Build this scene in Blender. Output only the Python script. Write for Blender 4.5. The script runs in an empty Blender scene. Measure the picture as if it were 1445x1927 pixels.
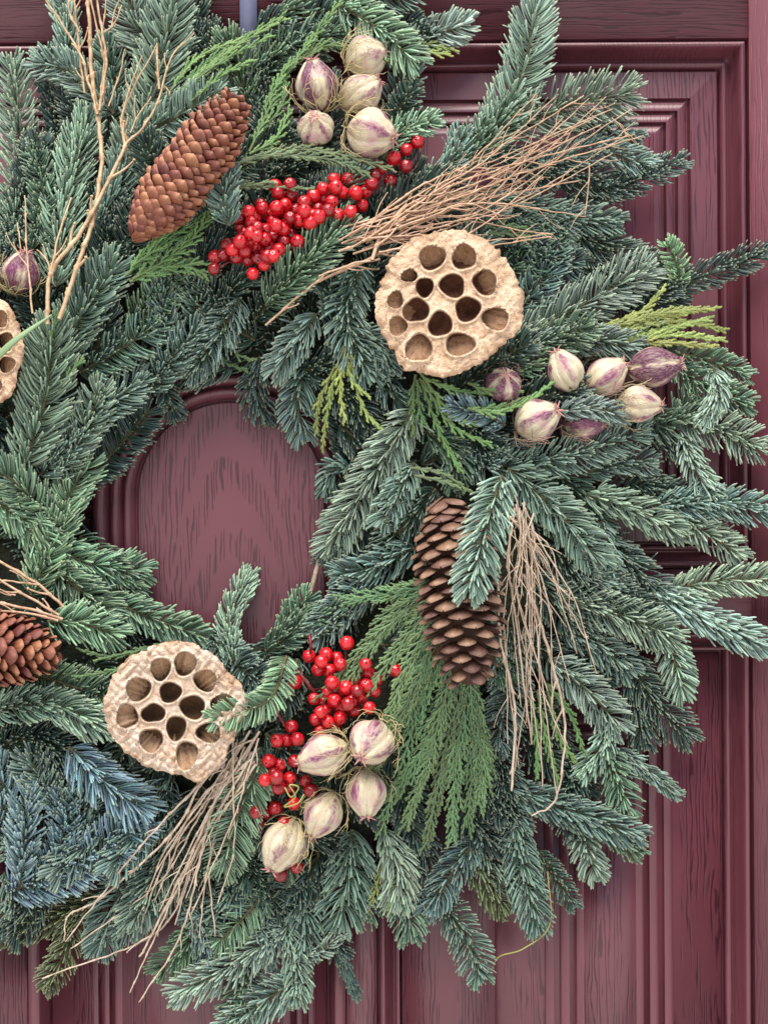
import bpy, math, random
import numpy as np
from mathutils import Vector, Matrix
rnd = random.Random(7)
R = math.radians
S = 0.0004            # metres for one photograph pixel on the door's plane
D = 2750.0            # camera distance in the same unit
Z0 = 1.45             # height of the view's centre above the ground
ROLL = R(0.37)
CR, SR = math.cos(ROLL), math.sin(ROLL)
scene = bpy.context.scene
COL = scene.collection

# ------------------------------------------------------------ camera, world, sun
cam = bpy.data.objects.new('camera', bpy.data.cameras.new('camera'))
COL.objects.link(cam)
cam.data.sensor_fit = 'VERTICAL'
cam.data.sensor_height = 36
cam.data.lens = 36 * D / 1927.0
cam.data.clip_start = 0.01
cam.data.clip_end = 500
rx = Vector((CR, 0, -SR)); uz = Vector((SR, 0, CR)); bk = Vector((0, -1, 0))
m = Matrix((rx, uz, bk)).transposed().to_4x4()
m.translation = Vector((0, -D * S, Z0))
cam.matrix_world = m
scene.camera = cam

SUN_EL, SUN_AZ = R(63), R(192)      # azimuth clockwise from +Y: in front of the door, to the left
world = bpy.data.worlds.new('World'); scene.world = world
world.use_nodes = True
wn = world.node_tree
bgn = wn.nodes['Background']
sky = wn.nodes.new('ShaderNodeTexSky'); sky.sky_type = 'NISHITA'
sky.sun_disc = False; sky.sun_elevation = SUN_EL; sky.sun_rotation = SUN_AZ
sky.air_density = 1.0; sky.dust_density = 1.0; sky.ozone_density = 1.0
wn.links.new(sky.outputs[0], bgn.inputs[0]); bgn.inputs[1].default_value = 0.066
sl = bpy.data.lights.new('sun', 'SUN'); sl.energy = 3.3; sl.angle = R(50); sl.color = (1.0, 0.95, 0.88)
so = bpy.data.objects.new('sun', sl); COL.objects.link(so)
sd = Vector((math.sin(SUN_AZ) * math.cos(SUN_EL), math.cos(SUN_AZ) * math.cos(SUN_EL), math.sin(SUN_EL)))
so.rotation_euler = sd.to_track_quat('Z', 'Y').to_euler()
so.location = sd * 5 + Vector((0, 0, Z0))
scene.view_settings.view_transform = 'Standard'
scene.view_settings.look = 'None'
scene.view_settings.gamma = 1
scene.view_settings.exposure = 1.0
scene.render.resolution_x = 767; scene.render.resolution_y = 1024

# ------------------------------------------------------------ helpers
def W(px, py, h=0.0):
    """photograph pixel + height off the door -> point in the working unit (x, -h, z)."""
    ix, iy = px - 722.5, 963.5 - py
    k = (D - h) / D
    return np.array([(ix * CR + iy * SR) * k, -h, (-ix * SR + iy * CR) * k])
def toM(p): return Vector((p[0] * S, p[1] * S, p[2] * S + Z0))
def nrm(v, axis=-1):
    n = np.linalg.norm(v, axis=axis, keepdims=True); n[n == 0] = 1; return v / n

class MB:
    def __init__(s): s.v = []; s.q = []; s.t = []; s.c = []; s.n = 0; s.mi = []
    def add(s, v, q=None, t=None, c=None, mi=0):
        v = np.asarray(v, float).reshape(-1, 3)
        if q is not None and len(q): s.q.append(np.asarray(q, np.int64).reshape(-1, 4) + s.n); s.mi.append((4, len(s.q[-1]), mi))
        if t is not None and len(t): s.t.append(np.asarray(t, np.int64).reshape(-1, 3) + s.n); s.mi.append((3, len(s.t[-1]), mi))
        s.v.append(v); s.n += len(v)
        if c is None: c = np.ones((len(v), 4))
        s.c.append(np.asarray(c, float).reshape(-1, 4))
    def mesh(s, name, mats, origin=(0, 0, 0), smooth=True, scale=S):
        me = bpy.data.meshes.new(name)
        v = (np.concatenate(s.v) - np.asarray(origin)) * scale
        q = np.concatenate(s.q) if s.q else np.zeros((0, 4), np.int64)
        t = np.concatenate(s.t) if s.t else np.zeros((0, 3), np.int64)
        nl = q.size + t.size
        me.vertices.add(len(v)); me.vertices.foreach_set('co', v.astype(np.float32).ravel())
        me.loops.add(nl); me.loops.foreach_set('vertex_index', np.concatenate([q.ravel(), t.ravel()]).astype(np.int32))
        npoly = len(q) + len(t)
        me.polygons.add(npoly)
        st = np.concatenate([np.arange(len(q)) * 4, q.size + np.arange(len(t)) * 3])
        me.polygons.foreach_set('loop_start', st.astype(np.int32))
        if smooth: me.polygons.foreach_set('use_smooth', np.ones(npoly, bool))
        mats = mats if isinstance(mats, (list, tuple)) else [mats]
        for mm in mats: me.materials.append(mm)
        if len(mats) > 1:
            a = [np.full(n, i) for k, n, i in s.mi if k == 4] + [np.full(n, i) for k, n, i in s.mi if k == 3]
            me.polygons.foreach_set('material_index', np.concatenate(a).astype(np.int32))
        at = me.attributes.new('vc', 'FLOAT_COLOR', 'POINT')
        at.data.foreach_set('color', np.concatenate(s.c).astype(np.float32).ravel())
        me.update(calc_edges=True); me.validate()
        return me
def link(name, me, parent=None, loc=None, kind=None, label=None, cat=None, group=None):
    o = bpy.data.objects.new(name, me); COL.objects.link(o)
    if loc is not None: o.location = loc
    if parent is not None: o.parent = parent
    if kind: o['kind'] = kind
    if label: o['label'] = label
    if cat: o['category'] = cat
    if group: o['group'] = group
    return o
def thing(name, loc, label, cat, group=None):
    o = link(name, None, None, loc, None, label, cat, group); o.empty_display_size = 0.01
    return o
def build(mb, name, mats, parent=None, origin=None, smooth=True, **kw):
    """mesh in the working unit; origin = point (working unit) where the object stands; parents are unrotated Empties."""
    if origin is None: origin = np.array([0., 0., 0.])
    me = mb.mesh(name, mats, origin, smooth)
    loc = toM(origin)
    if parent is not None: loc = loc - wloc(parent)
    return link(name, me, parent, loc, **kw)
def wloc(o):
    l = o.location.copy()
    while o.parent is not None: o = o.parent; l = l + o.location
    return l

def spline(pts, n):
    """Catmull-Rom through points"""
    P = np.asarray(pts, float)
    if len(P) == 2: 
        t = np.linspace(0, 1, n)[:, None]; return P[0] * (1 - t) + P[1] * t
    E = np.vstack([2 * P[0] - P[1], P, 2 * P[-1] - P[-2]])
    seg = len(P) - 1; u = np.linspace(0, seg - 1e-6, n); i = u.astype(int); f = (u - i)[:, None]
    a, b, c, d = E[i], E[i + 1], E[i + 2], E[i + 3]
    return 0.5 * ((2 * b) + (-a + c) * f + (2 * a - 5 * b + 4 * c - d) * f ** 2 + (-a + 3 * b - 3 * c + d) * f ** 3)
UP = np.array([0., -1., 0.])
def tube(mb, pts, rad, sides=5, c=None, mi=0, flat=1.0, up=UP, cap=True):
    P = np.asarray(pts, float); n = len(P)
    r = np.broadcast_to(np.asarray(rad, float), (n,))
    T = nrm(np.gradient(P, axis=0))
    A = nrm(np.cross(T, np.asarray(up) + np.array([.013, 0, .017]))); B = nrm(np.cross(A, T))
    th = np.arange(sides) / sides * 2 * np.pi
    V = P[:, None] + r[:, None, None] * (np.cos(th)[None, :, None] * A[:, None] + flat * np.sin(th)[None, :, None] * B[:, None])
    V = V.reshape(-1, 3)
    i, j = np.meshgrid(np.arange(n - 1), np.arange(sides), indexing='ij')
    a = i * sides + j; b = i * sides + (j + 1) % sides
    Q = np.stack([a, b, b + sides, a + sides], -1).reshape(-1, 4)
    tr = None
    if cap:
        V = np.vstack([V, P[-1] + T[-1] * r[-1] * .6]); e = (n - 1) * sides; k = np.arange(sides)
        tr = np.stack([e + k, e + (k + 1) % sides, np.full(sides, n * sides)], -1)
    C = None
    if c is not None:
        c = np.asarray(c, float)
        if c.ndim == 1: C = np.tile(c, (len(V), 1))
        else:
            C = np.repeat(c, sides, axis=0)
            if cap: C = np.vstack([C, c[-1]])
    mb.add(V, Q, tr, C, mi)

# ------------------------------------------------------------ materials
def mat(name):
    m_ = bpy.data.materials.new(name); m_.use_nodes = True
    nt = m_.node_tree; b = nt.nodes['Principled BSDF']
    return m_, nt, b
def N(nt, t, **kw):
    n = nt.nodes.new(t)
    for k, v in kw.items():
        if k.startswith('i_'): n.inputs[int(k[2:])].default_value = v
        else: setattr(n, k, v)
    return n
def L(nt, a, b): nt.links.new(a, b)
def math_(nt, op, a, b=None, c=None, clamp=False):
    n = nt.nodes.new('ShaderNodeMath'); n.operation = op; n.use_clamp = clamp
    for k, v in enumerate((a, b, c)):
        if v is None: continue
        if isinstance(v, (int, float)): n.inputs[k].default_value = v
        else: nt.links.new(v, n.inputs[k])
    return n.outputs[0]
def ramp(nt, f, stops):
    n = nt.nodes.new('ShaderNodeValToRGB'); cr = n.color_ramp
    while len(cr.elements) < len(stops): cr.elements.new(0.5)
    for e, (p, c) in zip(cr.elements, stops):
        e.position = p; e.color = (*c, 1) if len(c) == 3 else c
    nt.links.new(f, n.inputs[0]); return n.outputs[0]
def mixc(nt, f, a, b, bt='MIX'):
    n = nt.nodes.new('ShaderNodeMix'); n.data_type = 'RGBA'; n.blend_type = bt
    for k, v in ((0, f), (6, a), (7, b)):
        if isinstance(v, (int, float)): n.inputs[k].default_value = v
        elif isinstance(v, tuple): n.inputs[k].default_value = (*v, 1)
        else: nt.links.new(v, n.inputs[k])
    return n.outputs[2]
def noise(nt, vec, scale, detail=2, rough=.5, dist=0.0):
    n = nt.nodes.new('ShaderNodeTexNoise'); n.inputs['Scale'].default_value = scale
    n.inputs['Detail'].default_value = detail; n.inputs['Roughness'].default_value = rough; n.inputs['Distortion'].default_value = dist
    if vec is not None: nt.links.new(vec, n.inputs['Vector'])
    return n.outputs[0]
def bump(nt, b, h, dist, strength=1.0):
    n = nt.nodes.new('ShaderNodeBump'); n.inputs['Distance'].default_value = dist; n.inputs['Strength'].default_value = strength
    nt.links.new(h, n.inputs['Height']); nt.links.new(n.outputs[0], b.inputs['Normal']); return n
def vmul(nt, v, s, off=(0, 0, 0)):
    n = nt.nodes.new('ShaderNodeMapping'); n.inputs['Scale'].default_value = s; n.inputs['Location'].default_value = off
    nt.links.new(v, n.inputs[0]); return n.outputs[0]
def sep(nt, v):
    n = nt.nodes.new('ShaderNodeSeparateXYZ'); nt.links.new(v, n.inputs[0]); return n.outputs
def attr(nt, comp=None):
    n = nt.nodes.new('ShaderNodeAttribute'); n.attribute_name = 'vc'
    s_ = nt.nodes.new('ShaderNodeSeparateColor'); nt.links.new(n.outputs['Color'], s_.inputs[0]); return s_.outputs

def door_paint(name, horizontal=False, arch=None, grain=1.0):
    m_, nt, b = mat(name)
    g = N(nt, 'ShaderNodeNewGeometry'); p = g.outputs['Position']
    if horizontal: p = vmul(nt, p, (1, 1, 1)); 
    sc = (24, 200, 480) if horizontal else (480, 200, 24)
    wob = noise(nt, vmul(nt, p, (12, 12, 60) if horizontal else (60, 12, 12)), 1, 2)
    wv = nt.nodes.new('ShaderNodeVectorMath'); wv.operation = 'MULTIPLY_ADD'
    cmb = nt.nodes.new('ShaderNodeCombineXYZ')
    for k in range(3): L(nt, wob, cmb.inputs[k])
    L(nt, cmb.outputs[0], wv.inputs[0]); wv.inputs[1].default_value = (0, 0, .006) if horizontal else (.006, 0, 0); L(nt, p, wv.inputs[2])
    st = noise(nt, vmul(nt, wv.outputs[0], sc), 1, 2, .6)
    comp = sep(nt, wv.outputs[0])[2 if horizontal else 0]
    ph = noise(nt, vmul(nt, p, (14, 40, 120) if horizontal else (120, 40, 14)), 1, 2)
    ph2 = noise(nt, vmul(nt, p, (60, 200, 300) if horizontal else (300, 200, 60)), 1, 2)
    sn = math_(nt, 'SINE', math_(nt, 'ADD', math_(nt, 'MULTIPLY', comp, 2050.0), math_(nt, 'ADD', math_(nt, 'MULTIPLY', ph, 24.0), math_(nt, 'MULTIPLY', ph2, 3.5))))
    if arch:
        x, y, z = sep(nt, p)
        dx = math_(nt, 'SUBTRACT', x, arch[0])
        par = math_(nt, 'MULTIPLY', math_(nt, 'MULTIPLY', dx, dx), arch[1])
        f = math_(nt, 'ADD', math_(nt, 'ADD', z, par), math_(nt, 'MULTIPLY', noise(nt, vmul(nt, p, (35, 10, 9)), 1, 3), .05))
        msk = math_(nt, 'SINE', math_(nt, 'MULTIPLY', f, arch[2]))
        msk = math_(nt, 'ADD', math_(nt, 'MULTIPLY', msk, .5), math_(nt, 'MULTIPLY', math_(nt, 'ABSOLUTE', dx), 12.0))
        msk = math_(nt, 'ADD', msk, math_(nt, 'MULTIPLY', math_(nt, 'SUBTRACT', st, .5), 1.5))
        msk = math_(nt, 'MULTIPLY_ADD', msk, 5.0, -.6, clamp=True)
    else:
        mk = noise(nt, vmul(nt, p, (7, 30, 36) if horizontal else (36, 30, 5), (3.1, 0, .7)), 1, 3, .55)
        mk = math_(nt, 'ADD', mk, math_(nt, 'MULTIPLY', math_(nt, 'SUBTRACT', st, .5), .3))
        msk = math_(nt, 'MULTIPLY_ADD', math_(nt, 'SUBTRACT', mk, .49), 18.0, .5, clamp=True)
    brk = math_(nt, 'MULTIPLY_ADD', math_(nt, 'SUBTRACT', st, .43), 9.0, .5, clamp=True)
    soft = math_(nt, 'MULTIPLY', math_(nt, 'MULTIPLY_ADD', sn, .7, .1, clamp=True), math_(nt, 'MULTIPLY', brk, msk))
    line = math_(nt, 'MULTIPLY_ADD', sn, 2.4, -.35, clamp=True)
    pit = math_(nt, 'MULTIPLY', math_(nt, 'MULTIPLY', line, math_(nt, 'MULTIPLY', brk, msk)), grain)
    big = noise(nt, vmul(nt, p, (9, 9, 5)), 1, 3)
    base = ramp(nt, big, [(.3, (.112, .027, .038)), (.7, (.150, .040, .054))])
    colr = mixc(nt, math_(nt, 'MULTIPLY', pit, .75), base, (.035, .005, .009))
    L(nt, colr, b.inputs['Base Color'])
    b.inputs['Roughness'].default_value = .45
    b.inputs['Specular IOR Level'].default_value = .4
    b.inputs['Coat Weight'].default_value = .6; b.inputs['Coat Roughness'].default_value = .24; b.inputs['Coat IOR'].default_value = 1.45
    fine = noise(nt, p, 420, 3)
    hh = math_(nt, 'ADD', math_(nt, 'MULTIPLY', soft, -grain), math_(nt, 'MULTIPLY', fine, .12))
    bn = bump(nt, b, hh, .00018); L(nt, bn.outputs[0], b.inputs['Coat Normal'])
    return m_

M_DOORV = door_paint('door_paint_vertical_grain')
M_DOORH = door_paint('door_paint_horizontal_grain', True)
M_ARCH = door_paint('door_paint_cathedral_grain', arch=(W(440, 960)[0] * S, 48.0, 118.0))
# cathedral peaks upward: z + 9 dx^2 handled with negative sign below
M_BEAD = door_paint('door_paint_moulding', grain=.45)
M_STILE = door_paint('door_paint_stile', grain=.4)

def needle_mat():
    m_, nt, b = mat('fir_needle')
    oi = N(nt, 'ShaderNodeObjectInfo'); r_, g_, b_ = attr(nt)[:3]
    tone = oi.outputs['Color']
    vary = math_(nt, 'MULTIPLY_ADD', math_(nt, 'POWER', g_, 1.4), 1.05, .48)
    hv = N(nt, 'ShaderNodeHueSaturation'); L(nt, tone, hv.inputs['Color'])
    L(nt, math_(nt, 'MULTIPLY_ADD', b_, .07, .465), hv.inputs['Hue']); L(nt, vary, hv.inputs['Value'])
    hv.inputs['Saturation'].default_value = 1.0
    c1 = mixc(nt, ramp(nt, r_, [(0, (.8, .8, .8)), (.5, (0, 0, 0))]), hv.outputs[0], (.045, .075, .025))  # greener needle bases, darkened so shade in the gaps is painted in
    c2 = mixc(nt, ramp(nt, r_, [(.86, (0, 0, 0)), (1, (.4, .4, .4))]), c1, (.50, .54, .34))
    L(nt, c2, b.inputs['Base Color']); b.inputs['Roughness'].default_value = .36
    b.inputs['Specular IOR Level'].default_value = .7
    return m_
M_NEEDLE = needle_mat()
def simple(name, stops, scale, rough=.6, bump_d=0, bscale=None, spec=.4, stretch=(1, 1, 1)):
    m_, nt, b = mat(name)
    g = N(nt, 'ShaderNodeTexCoord'); v = vmul(nt, g.outputs['Object'], stretch)
    f = noise(nt, v, scale, 4, .6)
    L(nt, ramp(nt, f, stops), b.inputs['Base Color']); b.inputs['Roughness'].default_value = rough
    b.inputs['Specular IOR Level'].default_value = spec
    if bump_d: bump(nt, b, noise(nt, v, bscale or scale * 3, 4, .6), bump_d)
    return m_
M_STEM = simple('fir_bark', [(.3, (.06, .045, .02)), (.7, (.12, .10, .045))], 300, .7, .0003)
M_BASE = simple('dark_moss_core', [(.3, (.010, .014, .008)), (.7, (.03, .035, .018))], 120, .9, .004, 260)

def cedar_mat():
    m_, nt, b = mat('cedar_foliage')
    oi = N(nt, 'ShaderNodeObjectInfo'); r_, g_, b_ = attr(nt)[:3]
    hv = N(nt, 'ShaderNodeHueSaturation'); L(nt, oi.outputs['Color'], hv.inputs['Color'])
    L(nt, math_(nt, 'MULTIPLY_ADD', g_, .7, .65), hv.inputs['Value'])
    c = mixc(nt, math_(nt, 'MULTIPLY', b_, .8), hv.outputs[0], (.11, .05, .02))
    c = mixc(nt, math_(nt, 'MULTIPLY', math_(nt, 'POWER', r_, 4.0), .35), c, (.30, .34, .10))
    L(nt, c, b.inputs['Base Color']); b.inputs['Roughness'].default_value = .5
    return m_
M_CEDAR = cedar_mat()

def cone_mat(name, a, bcol, tip):
    m_, nt, b = mat(name)
    tc = N(nt, 'ShaderNodeTexCoord'); oi = N(nt, 'ShaderNodeObjectInfo'); r_, g_, b_ = attr(nt)[:3]
    f = noise(nt, vmul(nt, tc.outputs['Object'], (1, .22, 1)), 520, 5, .7)
    c = ramp(nt, f, [(.3, a), (.7, bcol)])
    c = mixc(nt, math_(nt, 'MULTIPLY', r_, 1.0), c, tip)
    hv = N(nt, 'ShaderNodeHueSaturation'); L(nt, c, hv.inputs['Color'])
    L(nt, math_(nt, 'MULTIPLY_ADD', oi.outputs['Random'], .8, .6), hv.inputs['Value'])
    L(nt, math_(nt, 'MULTIPLY_ADD', oi.outputs['Random'], .03, .485), hv.inputs['Hue'])
    L(nt, hv.outputs[0], b.inputs['Base Color']); b.inputs['Roughness'].default_value = .5
    bump(nt, b, f, .0009); return m_
M_CONE_C = cone_mat('cone_scale_chestnut', (.115, .026, .013), (.24, .060, .030), (.42, .18, .11))
M_CONE_O = cone_mat('cone_scale_brown', (.08, .036, .023), (.18, .083, .054), (.34, .19, .13))

def berry_mat():
    m_, nt, b = mat('berry_skin')
    oi = N(nt, 'ShaderNodeObjectInfo'); tc = N(nt, 'ShaderNodeTexCoord')
    c = ramp(nt, oi.outputs['Random'], [(0, (.22, .003, .006)), (.4, (.46, .004, .011)), (1, (.70, .010, .016))])
    f = noise(nt, tc.outputs['Object'], 260, 3)
    c = mixc(nt, ramp(nt, f, [(.55, (0, 0, 0)), (.75, (.35, .35, .35))]), c, (.25, .0, .006))
    L(nt, c, b.inputs['Base Color']); b.inputs['Roughness'].default_value = .22
    b.inputs['Coat Weight'].default_value = .6; b.inputs['Coat Roughness'].default_value = .12
    bump(nt, b, noise(nt, tc.outputs['Object'], 330, 2), .0013); return m_
M_BERRY = berry_mat()
M_CALYX = simple('berry_calyx', [(.3, (.02, .004, .004)), (.7, (.06, .01, .008))], 300, .8)
M_BSTEM = simple('berry_stem', [(.3, (.12, .01, .015)), (.7, (.25, .03, .03))], 300, .5)

def pod_mat():
    m_, nt, b = mat('love_in_a_mist_skin')
    oi = N(nt, 'ShaderNodeObjectInfo'); tc = N(nt, 'ShaderNodeTexCoord'); r_, g_, b_ = attr(nt)[:3]
    col = sep(nt, oi.outputs['Color'])
    rv = N(nt, 'ShaderNodeVectorMath', operation='ADD'); L(nt, tc.outputs['Object'], rv.inputs[0])
    cb = N(nt, 'ShaderNodeCombineXYZ')
    for k in range(3): L(nt, oi.outputs['Random'], cb.inputs[k])
    L(nt, cb.outputs[0], rv.inputs[1])
    n1 = noise(nt, vmul(nt, rv.outputs[0], (1, 1, .45)), 2.2, 4, .6); n2 = noise(nt, rv.outputs[0], 1.1, 2)
    n3 = noise(nt, vmul(nt, rv.outputs[0], (1, 1, .2)), 14, 3)
    cream = ramp(nt, n2, [(.3, (.60, .46, .33)), (.5, (.64, .57, .39)), (.72, (.54, .32, .31))])
    green = mixc(nt, ramp(nt, g_, [(0, (.5, .5, .5)), (.35, (0, 0, 0)), (.8, (0, 0, 0)), (1, (.4, .4, .4))]), cream, (.50, .48, .24))
    pf = math_(nt, 'ADD', math_(nt, 'ADD', r_, col[0]), math_(nt, 'MULTIPLY', math_(nt, 'SUBTRACT', n1, .5), 2.2))
    pf = math_(nt, 'MULTIPLY_ADD', math_(nt, 'SUBTRACT', pf, .55), 1.9, .0, clamp=True)
    pf2 = math_(nt, 'MULTIPLY', pf, math_(nt, 'MULTIPLY_ADD', math_(nt, 'SUBTRACT', n3, .5), 1.2, .9, clamp=True))
    c = mixc(nt, pf2, green, mixc(nt, col[1], (.24, .05, .13), (.095, .010, .055)))
    vein = ramp(nt, b_, [(.0, (.55, .55, .55)), (.1, (0, 0, 0))])
    c = mixc(nt, math_(nt, 'MULTIPLY', vein, .6), c, (.42, .20, .17))
    L(nt, c, b.inputs['Base Color']); b.inputs['Roughness'].default_value = .5
    b.inputs['Specular IOR Level'].default_value = .5
    b.inputs['Subsurface Weight'].default_value = .12; b.inputs['Subsurface Radius'].default_value = (.004, .002, .0015)
    b.inputs['Subsurface Scale'].default_value = .5
    bump(nt, b, math_(nt, 'ADD', n3, n1), .0009); return m_
M_POD = pod_mat()
M_CROWN = simple('pod_crown', [(.3, (.45, .17, .20)), (.7, (.62, .36, .28))], 200, .6)
M_THREAD = simple('pod_thread', [(.3, (.36, .30, .14)), (.7, (.55, .44, .24))], 60, .6)
M_THREADP = simple('pod_thread_purple', [(.3, (.16, .07, .09)), (.7, (.45, .33, .2))], 60, .6)

def lotus_mat(name, hole_a, hole_b, face_a, face_b, vein_c):
    m_, nt, b = mat(name)
    tc = N(nt, 'ShaderNodeTexCoord'); r_, g_, b_ = attr(nt)[:3]; v = tc.outputs['Object']
    n1 = noise(nt, v, 70, 5, .65, .6); n2 = noise(nt, vmul(nt, v, (1, 1, 1)), 260, 4, .6, 1.2)
    face = ramp(nt, n1, [(.35, face_a), (.56, face_b)])
    cr = ramp(nt, n2, [(.36, (1, 1, 1)), (.47, (0, 0, 0))])
    face = mixc(nt, math_(nt, 'MULTIPLY', cr, .55), face, vein_c)
    face = mixc(nt, math_(nt, 'MULTIPLY', b_, .75), face, vein_c)
    face = mixc(nt, math_(nt, 'MULTIPLY', g_, .55), face, (.86, .70, .52))
    inn = ramp(nt, n1, [(.35, hole_a), (.65, hole_b)])  # brown hole lining, darkened further so shade inside is in the colour
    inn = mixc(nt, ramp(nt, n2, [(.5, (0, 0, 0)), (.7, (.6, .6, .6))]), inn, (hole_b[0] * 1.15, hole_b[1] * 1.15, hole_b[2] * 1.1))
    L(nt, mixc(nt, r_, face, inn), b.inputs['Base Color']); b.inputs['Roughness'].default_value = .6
    b.inputs['Specular IOR Level'].default_value = .3
    bump(nt, b, math_(nt, 'ADD', n1, n2), .0022); return m_
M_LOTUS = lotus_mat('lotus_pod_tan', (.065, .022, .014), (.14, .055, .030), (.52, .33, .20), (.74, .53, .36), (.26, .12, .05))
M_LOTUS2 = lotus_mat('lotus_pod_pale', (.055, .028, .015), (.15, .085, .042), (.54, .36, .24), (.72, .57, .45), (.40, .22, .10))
M_TWIG_Y = simple('twig_golden', [(.3, (.34, .21, .11)), (.7, (.68, .49, .30))], 150, .55, .0003, 500)
M_TWIG_R = simple('twig_tan', [(.3, (.34, .19, .11)), (.7, (.68, .46, .31))], 150, .55, .0003, 500)
M_TWIG_P = simple('twig_straw', [(.3, (.38, .27, .18)), (.7, (.72, .58, .45))], 120, .55, .0003, 500)
M_TENDRIL = simple('tendril', [(.3, (.24, .22, .06)), (.7, (.38, .34, .10))], 100, .5)
M_METAL = simple('hanger_metal', [(.3, (.15, .16, .25)), (.7, (.19, .20, .30))], 60, .35)
M_GROUND = simple('paving', [(.3, (.55, .52, .49)), (.7, (.66, .63, .60))], 4, .8, .002, 40)

# ------------------------------------------------------------ setting: ground and door
gb = MB(); gb.add([[-120, -240, 0], [120, -240, 0], [120, 2, 0], [-120, 2, 0]], [[0, 1, 2, 3]])
link('ground', gb.mesh('ground', M_GROUND, smooth=False, scale=1.0), kind='structure')

door = thing('front_door', (0, 0.02, 0), 'glossy burgundy panelled front door with embossed wood grain behind the wreath', 'door')
def wx(px, py): return W(px, py)[0]
def wz(px, py): return W(px, py)[2]
def box(mb, x0, x1, z0, z1, h0, h1):
    v = [[x0, -h0, z0], [x1, -h0, z0], [x1, -h0, z1], [x0, -h0, z1], [x0, -h1, z0], [x1, -h1, z0], [x1, -h1, z1], [x0, -h1, z1]]
    mb.add(v, [[4, 5, 6, 7], [1, 0, 3, 2], [0, 4, 7, 3], [5, 1, 2, 6], [7, 6, 2, 3], [0, 1, 5, 4]])
def dbox(name, x0, x1, z0, z1, h0, h1, m_):
    mb = MB(); box(mb, x0, x1, z0, z1, h0, h1); return build(mb, name, m_, door, smooth=False)
def frame(name, rect, prof, m_):
    """mitred moulding: rect = x0,x1,z0,z1 (outer); prof = (inset, height) list"""
    x0, x1, z0, z1 = rect; mb = MB(); n = len(prof)
    for side in range(4):
        V = []
        for d, h in prof:
            a = [(x0 + d, z1 - d), (x1 - d, z1 - d), (x1 - d, z0 + d), (x0 + d, z0 + d)]
            p, q = a[side], a[(side + 1) % 4]
            V += [[p[0], -h, p[1]], [q[0], -h, q[1]]]
        Q = [[2 * i, 2 * i + 1, 2 * i + 3, 2 * i + 2] for i in range(n - 1)]
        mb.add(V, Q)
    return build(mb, name, m_, door, smooth=False)
def arc(d0, h0, d1, h1, n=7, convex=True):
    out = []
    for i in range(n + 1):
        a = i / n * math.pi / 2
        out.append((d0 + (d1 - d0) * (math.sin(a) if convex else 1 - math.cos(a)), h1 + (h0 - h1) * (math.cos(a) if convex else 1 - math.sin(a))))
    return out
XR = wx(1409, 300); ZT = wz(1100, 73)
XL = 2 * wx(437, 900) - XR
ZUB = wz(1300, 1072); ZLT = wz(1300, 1183); ZB = wz(700, 2300); ZTOP = wz(700, -700)
XRR = wx(1900, 900); XLL = wx(-1100, 900)
# rails and stiles
dbox('top_rail', XL - 40, XR, ZT, ZTOP, -70, 0, M_DOORH)
dbox('door_stile', XR + .8, XRR, ZB - 400, ZTOP, -70, 1, M_STILE)
dbox('lock_rail', XL, XR, ZLT, ZUB, -70, 0, M_DOORH)
OV = [(0, 0), (.5, -26), (5.6, -26), (6.2, -2)] + arc(6.2, -2, 9, 3, 3) + [(13, 3), (16, -3), (18.5, -16), (22, -30), (28, -40), (34, -44), (35, -30), (38, -28), (43, -29), (43.6, -58), (51, -58), (51.6, -38), (53, -37)]
frame('panel_moulding', (XL, XR, ZUB, ZT), OV, M_BEAD)
# bevelled field and three raised steps
stepf = [(53, -37), (104, -31.5)]
UPR = (XL, XR, ZUB, ZT)
frame('panel_bevel', UPR, stepf, M_DOORV)
def steps(name, rect, d0s, wid, rise, h0, dip=0.0):
    h = h0
    for k, d0 in enumerate(d0s):
        nx = d0s[k + 1] if k + 1 < len(d0s) else d0 + wid + 14
        pr = [(d0, h), (d0 + 1, h - dip), (d0 + wid - 2.2, h - dip), (d0 + wid - .4, h + rise - 1.5), (d0 + wid + .6, h + rise), (nx, h + rise)]
        frame(name, rect, pr, M_BEAD); h += rise
    return d0s[-1] + wid + 14, h
dd, hh = steps('panel_step', UPR, (104, 129, 152), 10, 5, -31.5, 11)
x0, x1, z0, z1 = UPR
dbox('panel_field', x0 + dd, x1 - dd, z0 + dd, z1 - dd, -70, hh, M_DOORV)
# lower panels
X2L = wx(709, 1850); X2R = XR
LR = (X2L, X2R, ZB, ZLT)
frame('panel_moulding', LR, OV, M_BEAD)
dbox('panel_field', X2L + 53, X2R - 53, ZB + 53, ZLT - 53, -80, -39, M_DOORV)
sx0, sx1, sz1 = wx(1016, 1750), wx(1284, 1600), wz(1220, 1338)
dbox('panel_rib', wx(755, 1800) + 2, wx(933, 1800), ZB + 60, ZLT - 60, -50, -33, M_DOORV)
dd, hh = steps('panel_step', (sx0, sx1, ZB + 80, sz1), (0, 29, 58), 13, 6, -39, 20)
dbox('panel_field', sx0 + dd, sx1 - dd, ZB + 80 + dd, sz1 - dd, -60, hh, M_DOORV)
XM = wx(52, 1850)
dbox('door_mullion', wx(652, 1850), X2L, ZB, ZLT, -70, -1, M_DOORV)
dbox('door_stile', XLL, XM, ZB - 400, ZLT, -70, 0, M_DOORV)
LL = (XM, wx(652, 1850), ZB, ZLT)
OV2 = [(0, 0), (.6, -10), (2, -10), (2.6, 1), (20, 2)] + [(23, -8), (26, -26), (32, -36), (33, -56), (38, -56), (39, -39)]
frame('panel_moulding', LL, OV2, M_BEAD)
dbox('panel_field', LL[0] + 39, LL[1] - 39, ZB + 39, ZLT - 39, -80, -39, M_DOORV)
sl0, sl1 = wx(154, 1850), wx(604, 1850)
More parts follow.
